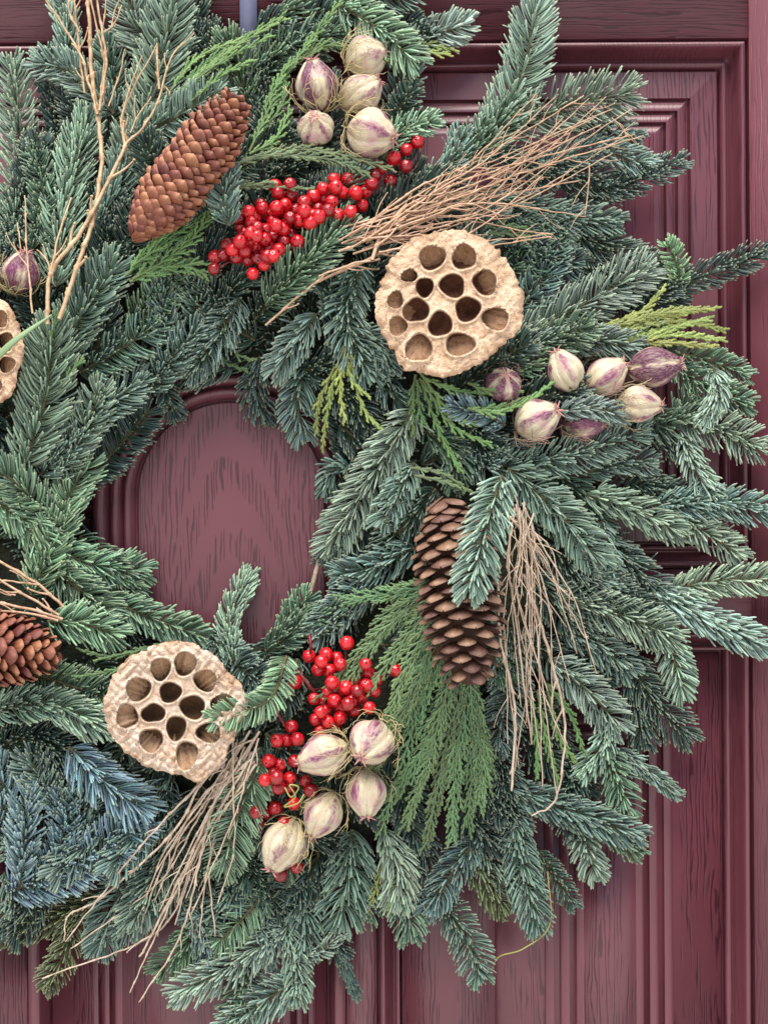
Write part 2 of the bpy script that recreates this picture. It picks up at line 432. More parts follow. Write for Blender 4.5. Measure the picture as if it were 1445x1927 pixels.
dd, hh = steps('panel_step', (sl0, sl1, ZB + 80, sz1), (0, 25, 47), 12, 6, -39, 20)
dbox('panel_field', sl0 + dd, sl1 - dd, ZB + 80 + dd, sz1 - dd, -60, hh, M_DOORV)
# arched centre panel
def arch_path(r, n=40):
    c = W(437, 932); cx, cz = c[0], c[2]; out = [(cx - r, cz - 640), (cx - r, cz - 320)]
    for i in range(n + 1):
        a = math.pi * (1 - i / n); out.append((cx + r * math.cos(a), cz + r * math.sin(a)))
    out += [(cx + r, cz - 320), (cx + r, cz - 640)]; return out
def arch(name, prof, m_):
    mb = MB(); rows = [[(x, -h, z) for x, z in arch_path(r)] for r, h in prof]; k = len(rows[0])
    V = np.array(rows).reshape(-1, 3)
    Q = [[i * k + j, (i + 1) * k + j, (i + 1) * k + j + 1, i * k + j + 1] for i in range(len(prof) - 1) for j in range(k - 1)]
    mb.add(V, Q); return build(mb, name, m_, door)
arch('arch_moulding', [(262, -6), (260, 14), (254, 22), (246, 24), (236, 19), (229, 3), (228, 2)], M_BEAD)
arch('arch_moulding', [(228, 2), (226.5, 2), (225, 17), (220, 22), (211, 19), (204, 3), (203, 2)], M_BEAD)
arch('arch_moulding', [(203, 2), (201.5, 2), (200, 18), (196, 21), (188, 18), (181, 3), (179, 2), (177.5, 2), (176, 11), (172, 15)], M_BEAD)
pb = MB(); pa = arch_path(172.2, 60); cpt = (sum(p[0] for p in pa) / len(pa), pa[0][1])
V = [(x, -15, z) for x, z in pa] + [(cpt[0], -15, cpt[1] + 300)]
pb.add(V, t=[[i, len(pa), i + 1] for i in range(len(pa) - 1)] + [[len(pa) - 1, len(pa), 0]]); build(pb, 'arch_field', M_ARCH, door, smooth=False)

# ------------------------------------------------------------ wreath
WC = (415., 958.)
wreath = thing('fir_wreath', toM(W(*WC, 0)), 'round wreath of blue-green fir sprigs hanging on the burgundy door', 'wreath')
def HT(px, py, layer=0.0):
    r = math.hypot(px - WC[0], py - WC[1])
    h = 34 + 92 * math.exp(-((r - 470) / 235.0) ** 2)
    if r < 300: h = min(h, 34 + (r - 190) * .55)
    return max(14, h + layer * 26)
# dark core ring
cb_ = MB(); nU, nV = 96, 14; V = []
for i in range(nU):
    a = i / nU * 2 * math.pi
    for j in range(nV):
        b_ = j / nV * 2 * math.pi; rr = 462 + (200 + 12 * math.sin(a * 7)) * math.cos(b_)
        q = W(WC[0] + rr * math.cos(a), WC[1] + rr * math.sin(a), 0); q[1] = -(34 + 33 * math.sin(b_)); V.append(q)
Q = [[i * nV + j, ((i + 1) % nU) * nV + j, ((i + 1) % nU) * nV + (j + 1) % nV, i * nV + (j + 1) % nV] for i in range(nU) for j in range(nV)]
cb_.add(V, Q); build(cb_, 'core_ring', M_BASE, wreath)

def needles(mb, P, hw, dens=1.15, seed=0, ang=80, curl=44, topw=.36, w=2.1, tipn=20, lift=.22, up=UP):
    rg = np.random.default_rng(seed)
    n = 40; C = spline(P, n); dl = np.linalg.norm(np.diff(C, axis=0), axis=1); Ls = dl.sum(); s = np.concatenate([[0], np.cumsum(dl)]) / Ls
    T = nrm(np.gradient(C, axis=0)); Sd = nrm(np.cross(T, up)); U = nrm(np.cross(Sd, T))
    m1 = int(Ls * dens); t = np.concatenate([(np.arange(m1) + rg.uniform(-.3, .3, m1)) / m1, rg.uniform(.955, 1, tipn)]); t = np.clip(t, 0, 1); m_ = len(t)
    kind_ = rg.uniform(0, 1, m_); side = np.where(rg.uniform(0, 1, m_) < .5, -1, 1)
    phi = np.where(kind_ > topw, side * (84 + 15 * np.sin(np.arange(m_) * 2.1) + rg.normal(0, 5, m_)), rg.normal(0, 38, m_)) * np.pi / 180
    endf = np.clip((t - .80) / .20, 0, 1)
    a0 = np.radians(ang + rg.normal(0, 4.5, m_)) * (1 - .62 * endf ** 1.5 * rg.uniform(.5, 1.1, m_))
    a1 = a0 - np.radians(curl * rg.uniform(.75, 1.2, m_)) * (1 - .5 * endf)
    tp = np.where(kind_ > topw, 1.0, .72)
    nl = hw * 1.16 * rg.uniform(.86, 1.08, m_) * (1 - .22 * endf) * tp * (.82 + .18 * np.clip(t * 4, 0, 1))
    idx = t * 0
    def ev(A): return np.stack([np.interp(t, s, A[:, k]) for k in range(3)], -1)
    o = ev(C); Tt = nrm(ev(T)); St = nrm(ev(Sd)); Ut = nrm(ev(U))
    ss = np.array([0, .25, .55, .82, .955, 1.0]); ws = np.array([.5, .85, 1, 1.06, .86, .36]) * w
    wj = rg.uniform(.82, 1.15, m_)
    odd = rg.uniform(0, 1, m_) < .07; a0 = np.where(odd, a0 + rg.normal(0, .5, m_), a0); a1 = np.where(odd, a1 + rg.normal(0, .5, m_), a1); nl = np.where(odd, nl * rg.uniform(.5, 1.1, m_), nl)
    pos = o.copy(); V = []; Cc = []
    rr = rg.uniform(0, 1, m_); r2 = rg.uniform(0, 1, m_)
    for k, sk in enumerate(ss):
        a = a0 + (a1 - a0) * sk; ph = phi * (1 - lift * sk)
        rad = np.sin(ph)[:, None] * St + np.cos(ph)[:, None] * Ut
        d = nrm(np.cos(a)[:, None] * Tt + np.sin(a)[:, None] * rad)
        if k: pos = pos + d * (nl * (sk - ss[k - 1]))[:, None]
        nn = Ut * .85 + Tt * .55 + St * (r2 - .5)[:, None] * .8
        wv = nrm(np.cross(d, nn)); nv = nrm(np.cross(wv, d)); hw_ = (ws[k] * wj)[:, None]
        V.append(np.stack([pos + wv * hw_, pos + nv * hw_ * .6, pos - wv * hw_, pos - nv * hw_ * .5], 1))
        c = np.zeros((m_, 4, 4)); c[..., 0] = sk; c[..., 1] = rr[:, None]; c[..., 2] = r2[:, None]; c[..., 3] = 1; Cc.append(c)
    V = np.stack(V, 1).reshape(m_, 24, 3); Cc = np.stack(Cc, 1).reshape(-1, 4)
    f = []
    for k in range(5):
        for j in range(4): f.append([k * 4 + j, k * 4 + (j + 1) % 4, k * 4 + 4 + (j + 1) % 4, k * 4 + 4 + j])
    f.append([20, 21, 22, 23]); f = np.array(f)
    Q = (f[None] + (np.arange(m_) * 24)[:, None, None]).reshape(-1, 4)
    mb.add(V.reshape(-1, 3), Q, None, Cc)
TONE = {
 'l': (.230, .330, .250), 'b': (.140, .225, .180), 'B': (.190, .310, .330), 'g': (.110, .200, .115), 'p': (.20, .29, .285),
 'G': (.195, .330, .185), 'd': (.040, .078, .060), 'y': (.105, .130, .045)}  # dark tone deepened: shade in the gaps is put into needle colour
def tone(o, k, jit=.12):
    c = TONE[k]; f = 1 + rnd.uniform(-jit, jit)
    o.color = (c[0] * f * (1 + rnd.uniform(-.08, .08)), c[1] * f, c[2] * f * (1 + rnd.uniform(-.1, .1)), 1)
nsp = 0
def sprig(pts, hw, tn, layer=0, dens=1.18, drop=None, **kw):
    global nsp; nsp += 1
    n = len(pts); P = []
    for i, (x, y) in enumerate(pts):
        h = HT(x, y, layer) - (10 if i == 0 else 0)
        if drop is not None: h += drop * i / (n - 1)
        P.append(W(x, y, h))
    P = np.array(P); C = spline(P, 14)
    sb = MB(); tube(sb, C, np.linspace(3.6, 1.8, 14), 5)
    o = build(sb, 'fir_sprig', M_STEM, wreath, P[0])
    kw.setdefault('ang', 80 + rnd.uniform(-12, 8)); kw.setdefault('curl', 44 + rnd.uniform(-14, 14)); kw.setdefault('topw', rnd.uniform(.28, .5))
    nb = MB(); needles(nb, P, hw, dens * rnd.uniform(.88, 1.1), nsp, **kw)
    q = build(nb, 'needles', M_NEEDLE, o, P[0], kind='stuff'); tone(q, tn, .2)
    return o
FL = dict(ang=76, curl=22, topw=.10, w=2.0, lift=.05)          # flat combed sprigs
LG = dict(ang=70, curl=32, topw=.25, w=2.15, lift=.12)
SP = [
 # upper left
 ([(20,480),(38,300),(24,125)],44,'l',0,{}), ([(62,470),(82,360),(64,282)],32,'g',1.2,{}), ([(135,330),(104,200),(88,105)],34,'d',-1.2,{}),
 ([(215,215),(140,140),(78,118)],42,'l',.3,LG), ([(105,540),(122,390),(165,225)],50,'l',.8,{}), ([(225,350),(285,190),(330,0)],58,'l',.2,LG),
 ([(310,130),(262,55),(232,-30)],50,'l',-.2,LG), ([(125,200),(128,70),(112,-20)],36,'l',-.6,{}), ([(350,150),(366,50),(380,-25)],36,'d',-.6,{}),
 ([(255,260),(330,222),(412,172)],42,'l',.5,FL), ([(180,440),(228,340),(272,250)],48,'b',.1,{}), ([(150,580),(195,480),(240,390)],46,'d',-.2,{}),
 ([(432,425),(422,375),(428,328)],34,'b',3.8,LG), ([(-20,350),(15,430),(50,530)],44,'d',-.5,{}), ([(95,640),(62,540),(30,440)],44,'d',-.3,{}),
 ([(230,520),(252,450),(262,380)],44,'d',-.3,{}), ([(10,600),(-10,540),(15,470)],40,'d',-.2,{}), ([(200,260),(215,170),(205,80)],40,'b',-.6,LG),
 ([(430,200),(405,130),(395,60)],38,'d',-.6,{}), ([(490,240),(500,160),(530,90)],42,'d',-.4,{}), ([(340,330),(330,250),(380,170)],40,'d',-.6,{}),
 ([(345,560),(380,500),(395,420)],42,'d',-.2,{}), ([(360,400),(350,330),(400,300)],36,'g',-.2,{}),
 # top middle
 ([(640,10),(712,55),(775,112)],46,'G',1.0,LG), ([(470,140),(545,88),(635,62)],44,'g',.1,{}), ([(570,30),(680,8),(800,-25)],42,'b',.1,{}),
 ([(700,110),(790,75),(872,48)],40,'l',-.2,LG), ([(690,70),(760,50),(810,70)],36,'d',-.2,{}), ([(735,250),(748,190),(772,135)],36,'b',-.3,{}),
 ([(715,300),(752,248),(812,228)],30,'G',.9,{}), ([(740,240),(758,195),(778,172)],28,'d',.5,{}), ([(520,30),(560,10),(590,-30)],40,'g',.2,{}),
 ([(480,60),(520,50),(600,90)],40,'d',0,{}), ([(500,350),(540,320),(620,300)],42,'d',-.2,{}), ([(560,300),(520,270),(500,200)],42,'d',-.3,{}),
 # upper right
 ([(900,300),(975,160),(1008,22)],54,'l',.2,LG), ([(955,245),(1070,200),(1176,178)],54,'l',.3,{}), ([(830,330),(905,262),(985,205)],48,'g',.1,{}),
 ([(800,345),(850,305),(866,256)],34,'b',.5,{}), ([(1010,320),(1120,285),(1216,312)],36,'b',.2,{}), ([(1060,380),(1180,345),(1274,308)],34,'d',-.1,{}),
 ([(900,370),(1040,405),(1150,418)],42,'b',.2,{}), ([(1040,420),(1150,470),(1225,505)],42,'d',-.3,{}), ([(940,470),(1000,480),(1080,500)],44,'d',-.1,{}),
 ([(960,300),(1060,330),(1150,350)],40,'d',-.2,{}), ([(930,400),(1000,430),(1060,445)],40,'b',.1,{}), ([(1180,570),(1320,520),(1436,476)],36,'d',.0,{}),
 ([(1275,545),(1274,500),(1256,462)],25,'G',.4,{}), ([(970,640),(1085,580),(1213,508)],54,'l',.3,LG), ([(970,590),(1010,540),(1040,470)],44,'b',0,{}),
 ([(980,650),(1100,640),(1190,652)],36,'b',.9,{}), ([(960,700),(990,690),(1018,668)],30,'G',.6,{}), ([(1150,560),(1180,580),(1270,560)],38,'d',-.3,{}),
 ([(1090,460),(1130,520),(1190,560)],40,'d',-.2,{}), ([(880,250),(940,300),(1000,330)],40,'d',-.2,{}), ([(1040,250),(1110,240),(1190,260)],36,'b',-.2,{}),
 # left middle
 ([(45,880),(84,760),(100,632)],58,'l',.9,LG), ([(75,895),(155,805),(262,716)],44,'l',.7,{}), ([(110,900),(165,800),(190,735)],40,'l',1.0,{}),
 ([(150,905),(215,850),(280,772)],42,'d',.1,FL), ([(105,690),(150,600),(214,504)],52,'b',.6,{}), ([(150,700),(230,655),(292,612)],44,'b',.2,{}),
 ([(280,735),(325,675),(372,622)],42,'b',.5,{}), ([(450,560),(412,630),(362,694)],40,'b',.6,{}), ([(215,705),(290,690),(372,668)],44,'d',.0,{}),
 ([(330,650),(308,590),(302,532)],34,'b',.1,{}), ([(372,620),(372,570),(356,528)],34,'b',.1,{}), ([(480,640),(430,610),(395,550)],40,'d',.0,{}),
 ([(300,715),(316,745),(330,778)],28,'d',.1,LG), ([(105,1010),(52,930),(0,884)],46,'G',.5,LG), ([(118,1010),(128,940),(166,874)],44,'G',.7,LG),
 ([(95,960),(85,900),(80,850)],40,'d',-.2,{}), ([(-10,780),(5,850),(30,910)],40,'d',-.4,{}), ([(160,680),(190,640),(200,590)],40,'d',-.1,{}),
 ([(420,560),(460,520),(500,500)],40,'d',0,{}), ([(250,600),(300,560),(330,500)],42,'g',0,{}),
 # left lower
 ([(60,1120),(92,1040),(112,965)],44,'G',.6,LG), ([(-20,940),(50,980),(100,1050)],44,'G',.3,LG), ([(90,1020),(165,1060),(266,1074)],42,'G',.4,LG),
 ([(90,1060),(150,1110),(205,1150)],44,'g',.6,LG), ([(150,1010),(190,1050),(250,1110)],40,'g',.1,LG), ([(195,1125),(290,1165),(375,1195)],38,'G',.3,LG),
 ([(90,1170),(150,1172),(212,1192)],44,'G',.9,LG), ([(440,1260),(432,1170),(466,1086)],34,'l',.9,{}), ([(395,1190),(440,1245),(505,1300)],42,'b',.3,{}),
 ([(-15,1335),(85,1325),(188,1362)],46,'l',.9,{}), ([(50,1262),(130,1290),(215,1318)],42,'g',.0,FL), ([(-15,1410),(60,1390),(150,1420)],42,'d',-.2,{}),
 ([(540,1235),(505,1318),(405,1352)],30,'G',3.4,FL), ([(492,1430),(450,1530),(420,1628)],46,'G',1.2,FL), ([(130,1405),(195,1470),(268,1520)],54,'B',.8,dict(ang=62,curl=22,topw=.34,w=2.1,lift=.15)),
 ([(38,1660),(46,1580),(52,1496)],48,'B',1.2,dict(ang=52,curl=22,topw=.45,w=2.3,lift=.2)), ([(20,1680),(140,1625),(268,1548)],54,'B',.5,dict(ang=74,curl=26,topw=.3,w=2.1,lift=.1)), ([(110,1530),(88,1480),(58,1432)],44,'b',.6,{}),
 ([(200,1690),(90,1730),(-20,1762)],38,'y',-.4,{}), ([(150,1700),(128,1780),(92,1850)],34,'y',-.4,{}), ([(280,1620),(222,1690),(190,1778)],46,'b',-.1,LG),
 ([(340,1640),(290,1690),(232,1748)],44,'b',.2,LG), ([(300,1480),(330,1560),(290,1650)],44,'d',-.2,{}), ([(380,1740),(340,1790),(302,1822)],36,'g',-.2,{}),
 ([(545,1740),(440,1815),(340,1866)],44,'l',.4,{}), ([(590,1840),(500,1880),(430,1940)],46,'l',.2,LG), ([(500,1680),(450,1735),(412,1772)],36,'G',.5,FL),
 ([(450,1610),(490,1660),(530,1710)],40,'d',.0,{}), ([(340,1690),(380,1740),(400,1810)],42,'b',-.1,{}), ([(10,1640),(30,1690),(-10,1740)],40,'b',.1,{}),
 ([(75,1670),(118,1590),(122,1500)],46,'B',.5,dict(ang=58,curl=22,topw=.4,w=2.2)), ([(-15,1590),(8,1520),(0,1440)],44,'B',.2,{}), ([(180,1600),(150,1540),(170,1470)],44,'b',.1,{}), ([(100,1640),(60,1600),(10,1590)],40,'b',.1,{}),
 ([(60,1380),(110,1440),(120,1500)],40,'d',.0,{}), ([(170,1240),(190,1270),(180,1320)],38,'d',-.3,{}), ([(80,1280),(30,1290),(-20,1280)],36,'y',-.2,{}),
 ([(380,1480),(360,1560),(350,1640)],44,'d',-.1,{}), ([(460,1640),(420,1700),(370,1730)],40,'b',.0,{}),
 # bottom middle
 ([(662,1560),(656,1650),(640,1726)],56,'b',.2,LG), ([(722,1560),(748,1625),(748,1694)],46,'l',.4,{}), ([(560,1640),(574,1720),(566,1800)],44,'b',-.1,{}),
 ([(600,1720),(636,1790),(668,1864)],28,'d',-.3,dict(ang=45)), ([(535,1740),(556,1810),(562,1878)],34,'l',.3,{}), ([(560,1800),(600,1790),(636,1762)],24,'l',.4,dict(dens=.6)),
 ([(480,1730),(505,1760),(500,1800)],34,'b',.3,{}), ([(900,1570),(852,1640),(808,1704)],40,'b',.3,{}), ([(885,1610),(915,1655),(945,1700)],40,'y',-.3,{}),
 ([(820,1690),(872,1752),(902,1832)],38,'b',-.2,{}), ([(962,1510),(982,1630),(1010,1738)],42,'b',.4,{}), ([(1010,1600),(1052,1660),(1078,1700)],24,'d',-.3,{}),
 ([(948,1478),(1080,1528),(1192,1568)],42,'b',.5,{}), ([(1092,1530),(1102,1590),(1118,1640)],36,'l',-.1,LG), ([(1120,1545),(1160,1575),(1195,1600)],32,'g',.1,{}),
 ([(1160,1410),(1215,1450),(1268,1490)],26,'b',.1,{}), ([(1135,1400),(1158,1460),(1178,1520)],38,'g',.2,{}), ([(600,1600),(590,1650),(540,1700)],42,'d',-.1,{}),
 ([(790,1560),(800,1630),(770,1690)],40,'d',-.2,{}), ([(700,1620),(700,1680),(690,1720)],36,'g',-.3,{}), ([(560,1560),(620,1580),(650,1620)],40,'d',-.2,{}),
 ([(860,1500),(900,1560),(960,1590)],44,'d',-.1,{}), ([(470,1800),(460,1860),(440,1920)],40,'g',-.1,{}), ([(590,1700),(600,1740),(640,1790)],34,'d',-.3,{}),
 # right lower
 ([(1150,1210),(1225,1310),(1288,1382)],42,'d',-.1,{}), ([(1232,1150),(1264,1230),(1282,1298)],38,'l',.4,LG), ([(1040,1120),(1160,1155),(1262,1196)],44,'l',.6,{}),
 ([(1120,1000),(1200,1080),(1275,1130)],42,'d',-.1,{}), ([(1215,1105),(1330,1165),(1430,1210)],48,'l',.3,{}), ([(1255,1115),(1350,1092),(1470,1092)],38,'l',.3,LG),
 ([(1270,965),(1330,1005),(1386,1042)],36,'l',.3,LG), ([(1100,930),(1185,955),(1270,998)],40,'l',.5,{}), ([(1225,955),(1340,945),(1440,962)],40,'b',.4,{}),
 ([(1278,810),(1305,880),(1350,945)],36,'l',.5,{}), ([(1270,790),(1350,808),(1422,842)],42,'l',.3,{}), ([(1270,690),(1335,735),(1400,758)],36,'g',.2,{}),
 ([(1340,690),(1350,735),(1328,785)],34,'l',.7,{}), ([(1250,660),(1330,678),(1398,704)],30,'g',.0,{}), ([(955,880),(1050,965),(1122,1052)],48,'l',.8,LG),
 ([(944,895),(915,990),(884,1106)],44,'l',6.6,LG), ([(970,880),(1090,850),(1204,812)],40,'l',.6,{}), ([(1100,890),(1165,868),(1218,872)],36,'b',.1,{}),
 ([(950,800),(905,778),(856,766)],30,'p',1.0,LG), ([(1050,775),(1110,768),(1168,780)],30,'p',2.2,{}), ([(1130,980),(1140,1040),(1156,1086)],28,'b',.4,{}),
 ([(960,1180),(958,1290),(932,1396)],42,'b',.3,{}), ([(930,1400),(950,1480),(962,1540)],42,'d',.1,{}), ([(1030,1240),(1105,1300),(1160,1362)],44,'l',.5,{}),
 ([(1060,1180),(1120,1210),(1178,1258)],40,'b',.2,{}), ([(1150,1350),(1128,1410),(1098,1450)],34,'l',.4,{}), ([(1190,1280),(1200,1340),(1210,1390)],40,'d',-.3,{}),
 ([(1050,1060),(1100,1090),(1170,1100)],40,'b',.1,{}), ([(1000,1080),(1060,1150),(1120,1190)],42,'d',0,{}), ([(1180,900),(1240,920),(1280,950)],36,'d',-.2,{}),
 ([(1200,830),(1250,820),(1290,850)],36,'d',-.2,{}), ([(1180,780),(1260,800),(1290,760)],40,'g',0,{}), ([(1090,1440),(1060,1500),(1080,1560)],40,'d',-.1,{}),
 # centre
 ([(500,575),(570,500),(654,424)],48,'g',1.3,{}), ([(675,500),(652,600),(692,700)],46,'b',.5,{}), ([(596,590),(560,640),(524,692)],40,'l',.6,{}),
 ([(575,680),(560,750),(570,812)],42,'b',.0,LG), ([(490,670),(478,730),(494,780)],38,'d',.0,{}), ([(640,640),(636,570),(614,516)],40,'d',.2,{}),
 ([(778,770),(712,880),(622,1026)],48,'l',.9,LG), ([(780,870),(748,930),(720,978)],38,'l',.7,LG), ([(660,880),(628,880),(612,920)],30,'b',.1,{}),
 ([(800,810),(852,850),(856,905)],36,'g',.1,{}), ([(880,860),(930,880),(990,860)],40,'b',.0,{}), ([(780,1030),(700,1070),(644,1082)],42,'b',.3,{}),
 ([(820,920),(770,980),(722,1030)],40,'d',.1,{}), ([(500,1225),(570,1180),(640,1150)],38,'g',.3,{}), ([(530,1200),(548,1170),(575,1128)],34,'g',.6,LG),
 ([(720,700),(740,740),(780,760)],42,'d',.1,{}), ([(600,700),(650,740),(690,800)],42,'d',.1,{}), ([(640,800),(680,840),(680,900)],40,'d',0,{}),
 ([(720,1100),(660,1130),(600,1190)],42,'b',.1,{}), ([(560,700),(620,680),(650,620)],40,'d',.1,{}), ([(480,600),(520,560),(560,520)],40,'d',.1,{}),
 ([(700,960),(660,1010),(620,1050)],40,'d',.0,{}), ([(560,1240),(540,1300),(520,1340)],38,'d',.0,{}), ([(500,1380),(540,1420),(560,1500)],40,'d',-.1,{}),
 ([(640,620),(700,640),(730,690)],36,'b',.3,{}), ([(850,740),(900,830),(960,860)],40,'d',.0,{}), ([(1000,560),(950,610),(940,660)],36,'d',0,{}),
]
for a in SP: sprig(a[0], a[1], a[2], a[3], **a[4])

# filler sprigs under the placed ones: shared needle meshes
variants = []
for k in range(7):
    P = np.array([[0, 0, 0], [90, -4, rnd.uniform(-22, 22)], [185, rnd.uniform(-14, 12), rnd.uniform(-30, 30)]])
    nb = MB(); needles(nb, P, 44, 1.1, 500 + k); sb = MB(); tube(sb, spline(P, 10), np.linspace(3.6, 1.8, 10), 5)
    variants.append((sb.mesh('fir_sprig', M_STEM), nb.mesh('needles', M_NEEDLE)))
nf = 300 - nsp
k = 0
while k < nf:
    a = k * 2.39996; r_ = 250 + (k / nf) ** .7 * 470 + rnd.uniform(-30, 30)
    x, y = WC[0] + r_ * math.cos(a), WC[1] + r_ * math.sin(a)
    if not (-120 < x < 1500 and -140 < y < 2060): nf -= 1; continue_ = True
    out = a + rnd.uniform(-.9, .9) + .35
    if r_ < 330: out = a + rnd.choice((-1, 1)) * rnd.uniform(.9, 1.9)
    P0 = W(x, y, HT(x, y, -1.3)); T = Vector((math.cos(out), rnd.uniform(-.10, .18), -math.sin(out))).normalized()
    Uv = Vector((0, -1, 0)); Sv = T.cross(Uv).normalized(); Uv = Sv.cross(T).normalized()
    sm, nm = variants[k % 7]
    o = link('fir_sprig', sm, wreath); q = link('needles', nm, o, kind='stuff'); tone(q, rnd.choice('ddbdgd'), .2)  # mostly the dark tone, painting shade beneath the placed sprigs
    M3 = Matrix((T, -Uv, -Sv)).transposed().to_4x4()
    if M3.determinant() < 0: M3 = Matrix((T, -Uv, Sv)).transposed().to_4x4()
    M3.translation = toM(P0) - wreath.location
    o.matrix_local = M3
    k += 1
# undergrowth of short needles, coloured dark to paint shade into the gaps
ub = MB(); rg = np.random.default_rng(5)
for k in range(95):
    a = rnd.uniform(0, 6.283); r_ = rnd.uniform(215, 720)
    x, y = WC[0] + r_ * math.cos(a), WC[1] + r_ * math.sin(a)
    if x < -150: continue
    b2 = a + rnd.uniform(-1.5, 1.5); l_ = 110
    needles(ub, np.array([W(x, y, 30 + rnd.uniform(0, 26)), W(x + l_ * math.cos(b2), y + l_ * math.sin(b2), 34 + rnd.uniform(0, 30))]), 42, .5, 900 + k, w=2.6, tipn=5)
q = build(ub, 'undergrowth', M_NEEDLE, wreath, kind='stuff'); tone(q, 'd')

# ------------------------------------------------------------ cedar sprays
def beaded(mb, P, w, g, brown=0.0):
    P = np.asarray(P, float); Ls = np.linalg.norm(np.diff(P, axis=0), axis=1).sum()
    n = max(4, int(Ls / 2.6)); C = spline(P, n); t = np.linspace(0, 1, n)
    r_ = w * (1 - .35 * t) * np.where(np.arange(n) % 2 == 0, 1.18, .74)
    c = np.stack([t, np.full(n, g) + (np.arange(n) % 2) * .22, np.full(n, brown) * (1 - t), np.ones(n)], -1)
    tube(mb, C, r_, 4, c, flat=.6)
def frond(mb, pts, width, seed, ang=24, dens=11.0, w=2.6, sub=True, droop=0):
    rg = random.Random(seed); P = np.array(pts, float); n = 30; C = spline(P, n)
    T = nrm(np.gradient(C, axis=0)); Sd = nrm(np.cross(T, UP)); Ls = np.linalg.norm(np.diff(C, axis=0), axis=1).sum()
    beaded(mb, C[::4] if n > 8 else C, w * 1.15, .5, .55)
    m_ = max(3, int(Ls / dens)); s_ = 1
    for i in range(m_):
        t = .06 + .92 * i / m_; s_ = -s_; f = t * (n - 1); i0 = int(f)
        o = C[i0] * (1 - f + i0) + C[min(n - 1, i0 + 1)] * (f - i0); Tt = T[i0]; St = Sd[i0] * s_
        ll = width * (1.0 - .55 * t) * rg.uniform(.75, 1.15) * (min(1, .5 + 2 * t))
        a = R(ang + rg.uniform(-5, 7)); d = Tt * math.cos(a) + St * math.sin(a) + UP * rg.uniform(-.12, .16); d = d / np.linalg.norm(d)
        d2 = d * .8 + Tt * .35; d2 /= np.linalg.norm(d2)
        q = [o, o + d * ll * .5, o + d * ll * .5 + d2 * ll * .55]; g = rg.uniform(.2, .8)
        beaded(mb, q, w, g)
        if sub:
            k_ = max(1, int(ll / 11)); Q = spline(q, k_ + 3); ss = 1
            for j in range(1, k_ + 2):
                ss = -ss; a2 = R(rg.uniform(20, 34)) * ss; perp = np.cross(d, UP)
                dd_ = d * math.cos(a2) + perp * math.sin(a2) + UP * rg.uniform(-.05, .15)
                l2 = ll * .34 * rg.uniform(.7, 1.2) * (1 - .4 * j / (k_ + 2))
                beaded(mb, [Q[j], Q[j] + dd_ * l2 * .5, Q[j] + (dd_ * .9 + Tt * .15) * l2], w * .86, g + rg.uniform(-.15, .2))
CT = {'g': (.105, .215, .070), 'y': (.25, .31, .085), 's': (.13, .20, .10), 'k': (.070, .145, .055), 'm': (.095, .180, .080)}
def cedar(label, fronds, tn, layer, width=46, **kw):
    x, y = fronds[0][0]; base = W(x, y, HT(x, y, layer)); t = thing('cedar_spray', toM(base), label, 'cedar sprig', 'cedar sprays tucked into the wreath')
    for i, pts in enumerate(fronds):
        P = [W(a, b_, HT(a, b_, layer) + (4 if i % 2 else 0) + 10 * j / len(pts)) for j, (a, b_) in enumerate(pts)]
        mb = MB(); frond(mb, P, width, hash((x, y, i)) % 9999, **kw)
        o = build(mb, 'frond', M_CEDAR, t, P[0]); c = CT[tn]; f = rnd.uniform(.7, 1.3); o.color = (c[0] * f * rnd.uniform(.9, 1.2), c[1] * f, c[2] * f, 1)
    return t
cedar('bright green cedar spray fanning up to the right above the chestnut pinecone', [[(322,190),(400,110),(545,22)], [(330,185),(410,120),(520,62)], [(322,170),(370,110),(460,70)], [(350,160),(440,90),(545,30)], [(360,190),(420,140),(480,110)]], 'g', .9, 30, ang=15)
cedar('green cedar spray below the chestnut pinecone pointing at the red berries', [[(235,520),(330,440),(450,385)], [(250,525),(340,470),(400,400)], [(262,520),(330,495),(395,520)], [(250,500),(290,470),(300,440)], [(245,530),(300,510),(390,490)]], 'g', 1.2, 44, ang=26)
cedar('thin green cedar spray lying between the upper seed pods and the red berries', [[(455,300),(590,282),(752,322)], [(520,290),(620,300),(700,330)], [(440,310),(520,290),(600,300)]], 's', 2.2, 34, ang=17)
cedar('drooping pale cedar wisp over the top of the upper berry cluster', [[(400,345),(480,350),(600,356)], [(400,360),(450,352),(520,340)]], 's', 2.0, 26, ang=15)
t_ = cedar('dark cedar spray with a brown stem rising beside the upper seed pods', [[(470,285),(540,140),(650,-10)], [(500,200),(520,160),(550,110)], [(480,260),(530,200),(540,150)], [(470,290),(520,260),(548,200)], [(560,120),(620,85),(740,118)]], 'g', 1.3, 36, ang=18)
cedar('small yellow-green cedar tip at the top between fir sprigs and the door', [[(775,82),(820,86),(868,98)], [(775,92),(815,100),(850,102)]], 'y', .2, 24, ang=20)
cedar('yellow-green cedar fan sticking out to the right above the striped seed pods', [[(1110,620),(1200,590),(1252,540)], [(1120,625),(1240,590),(1352,580)], [(1120,635),(1260,605),(1372,622)], [(1140,645),(1260,630),(1368,640)], [(1130,640),(1250,620),(1340,598)], [(1150,650),(1250,645),(1350,652)], [(1130,628),(1220,600),(1300,590)]], 'y', .7, 34, ang=13, w=3.0)
cedar('green cedar tips across the left end of the right seed pods', [[(905,770),(985,755),(1052,712)], [(880,768),(940,775),(1020,742)], [(880,720),(920,735),(990,738)]], 'g', 2.0, 26, ang=16, w=2.8)
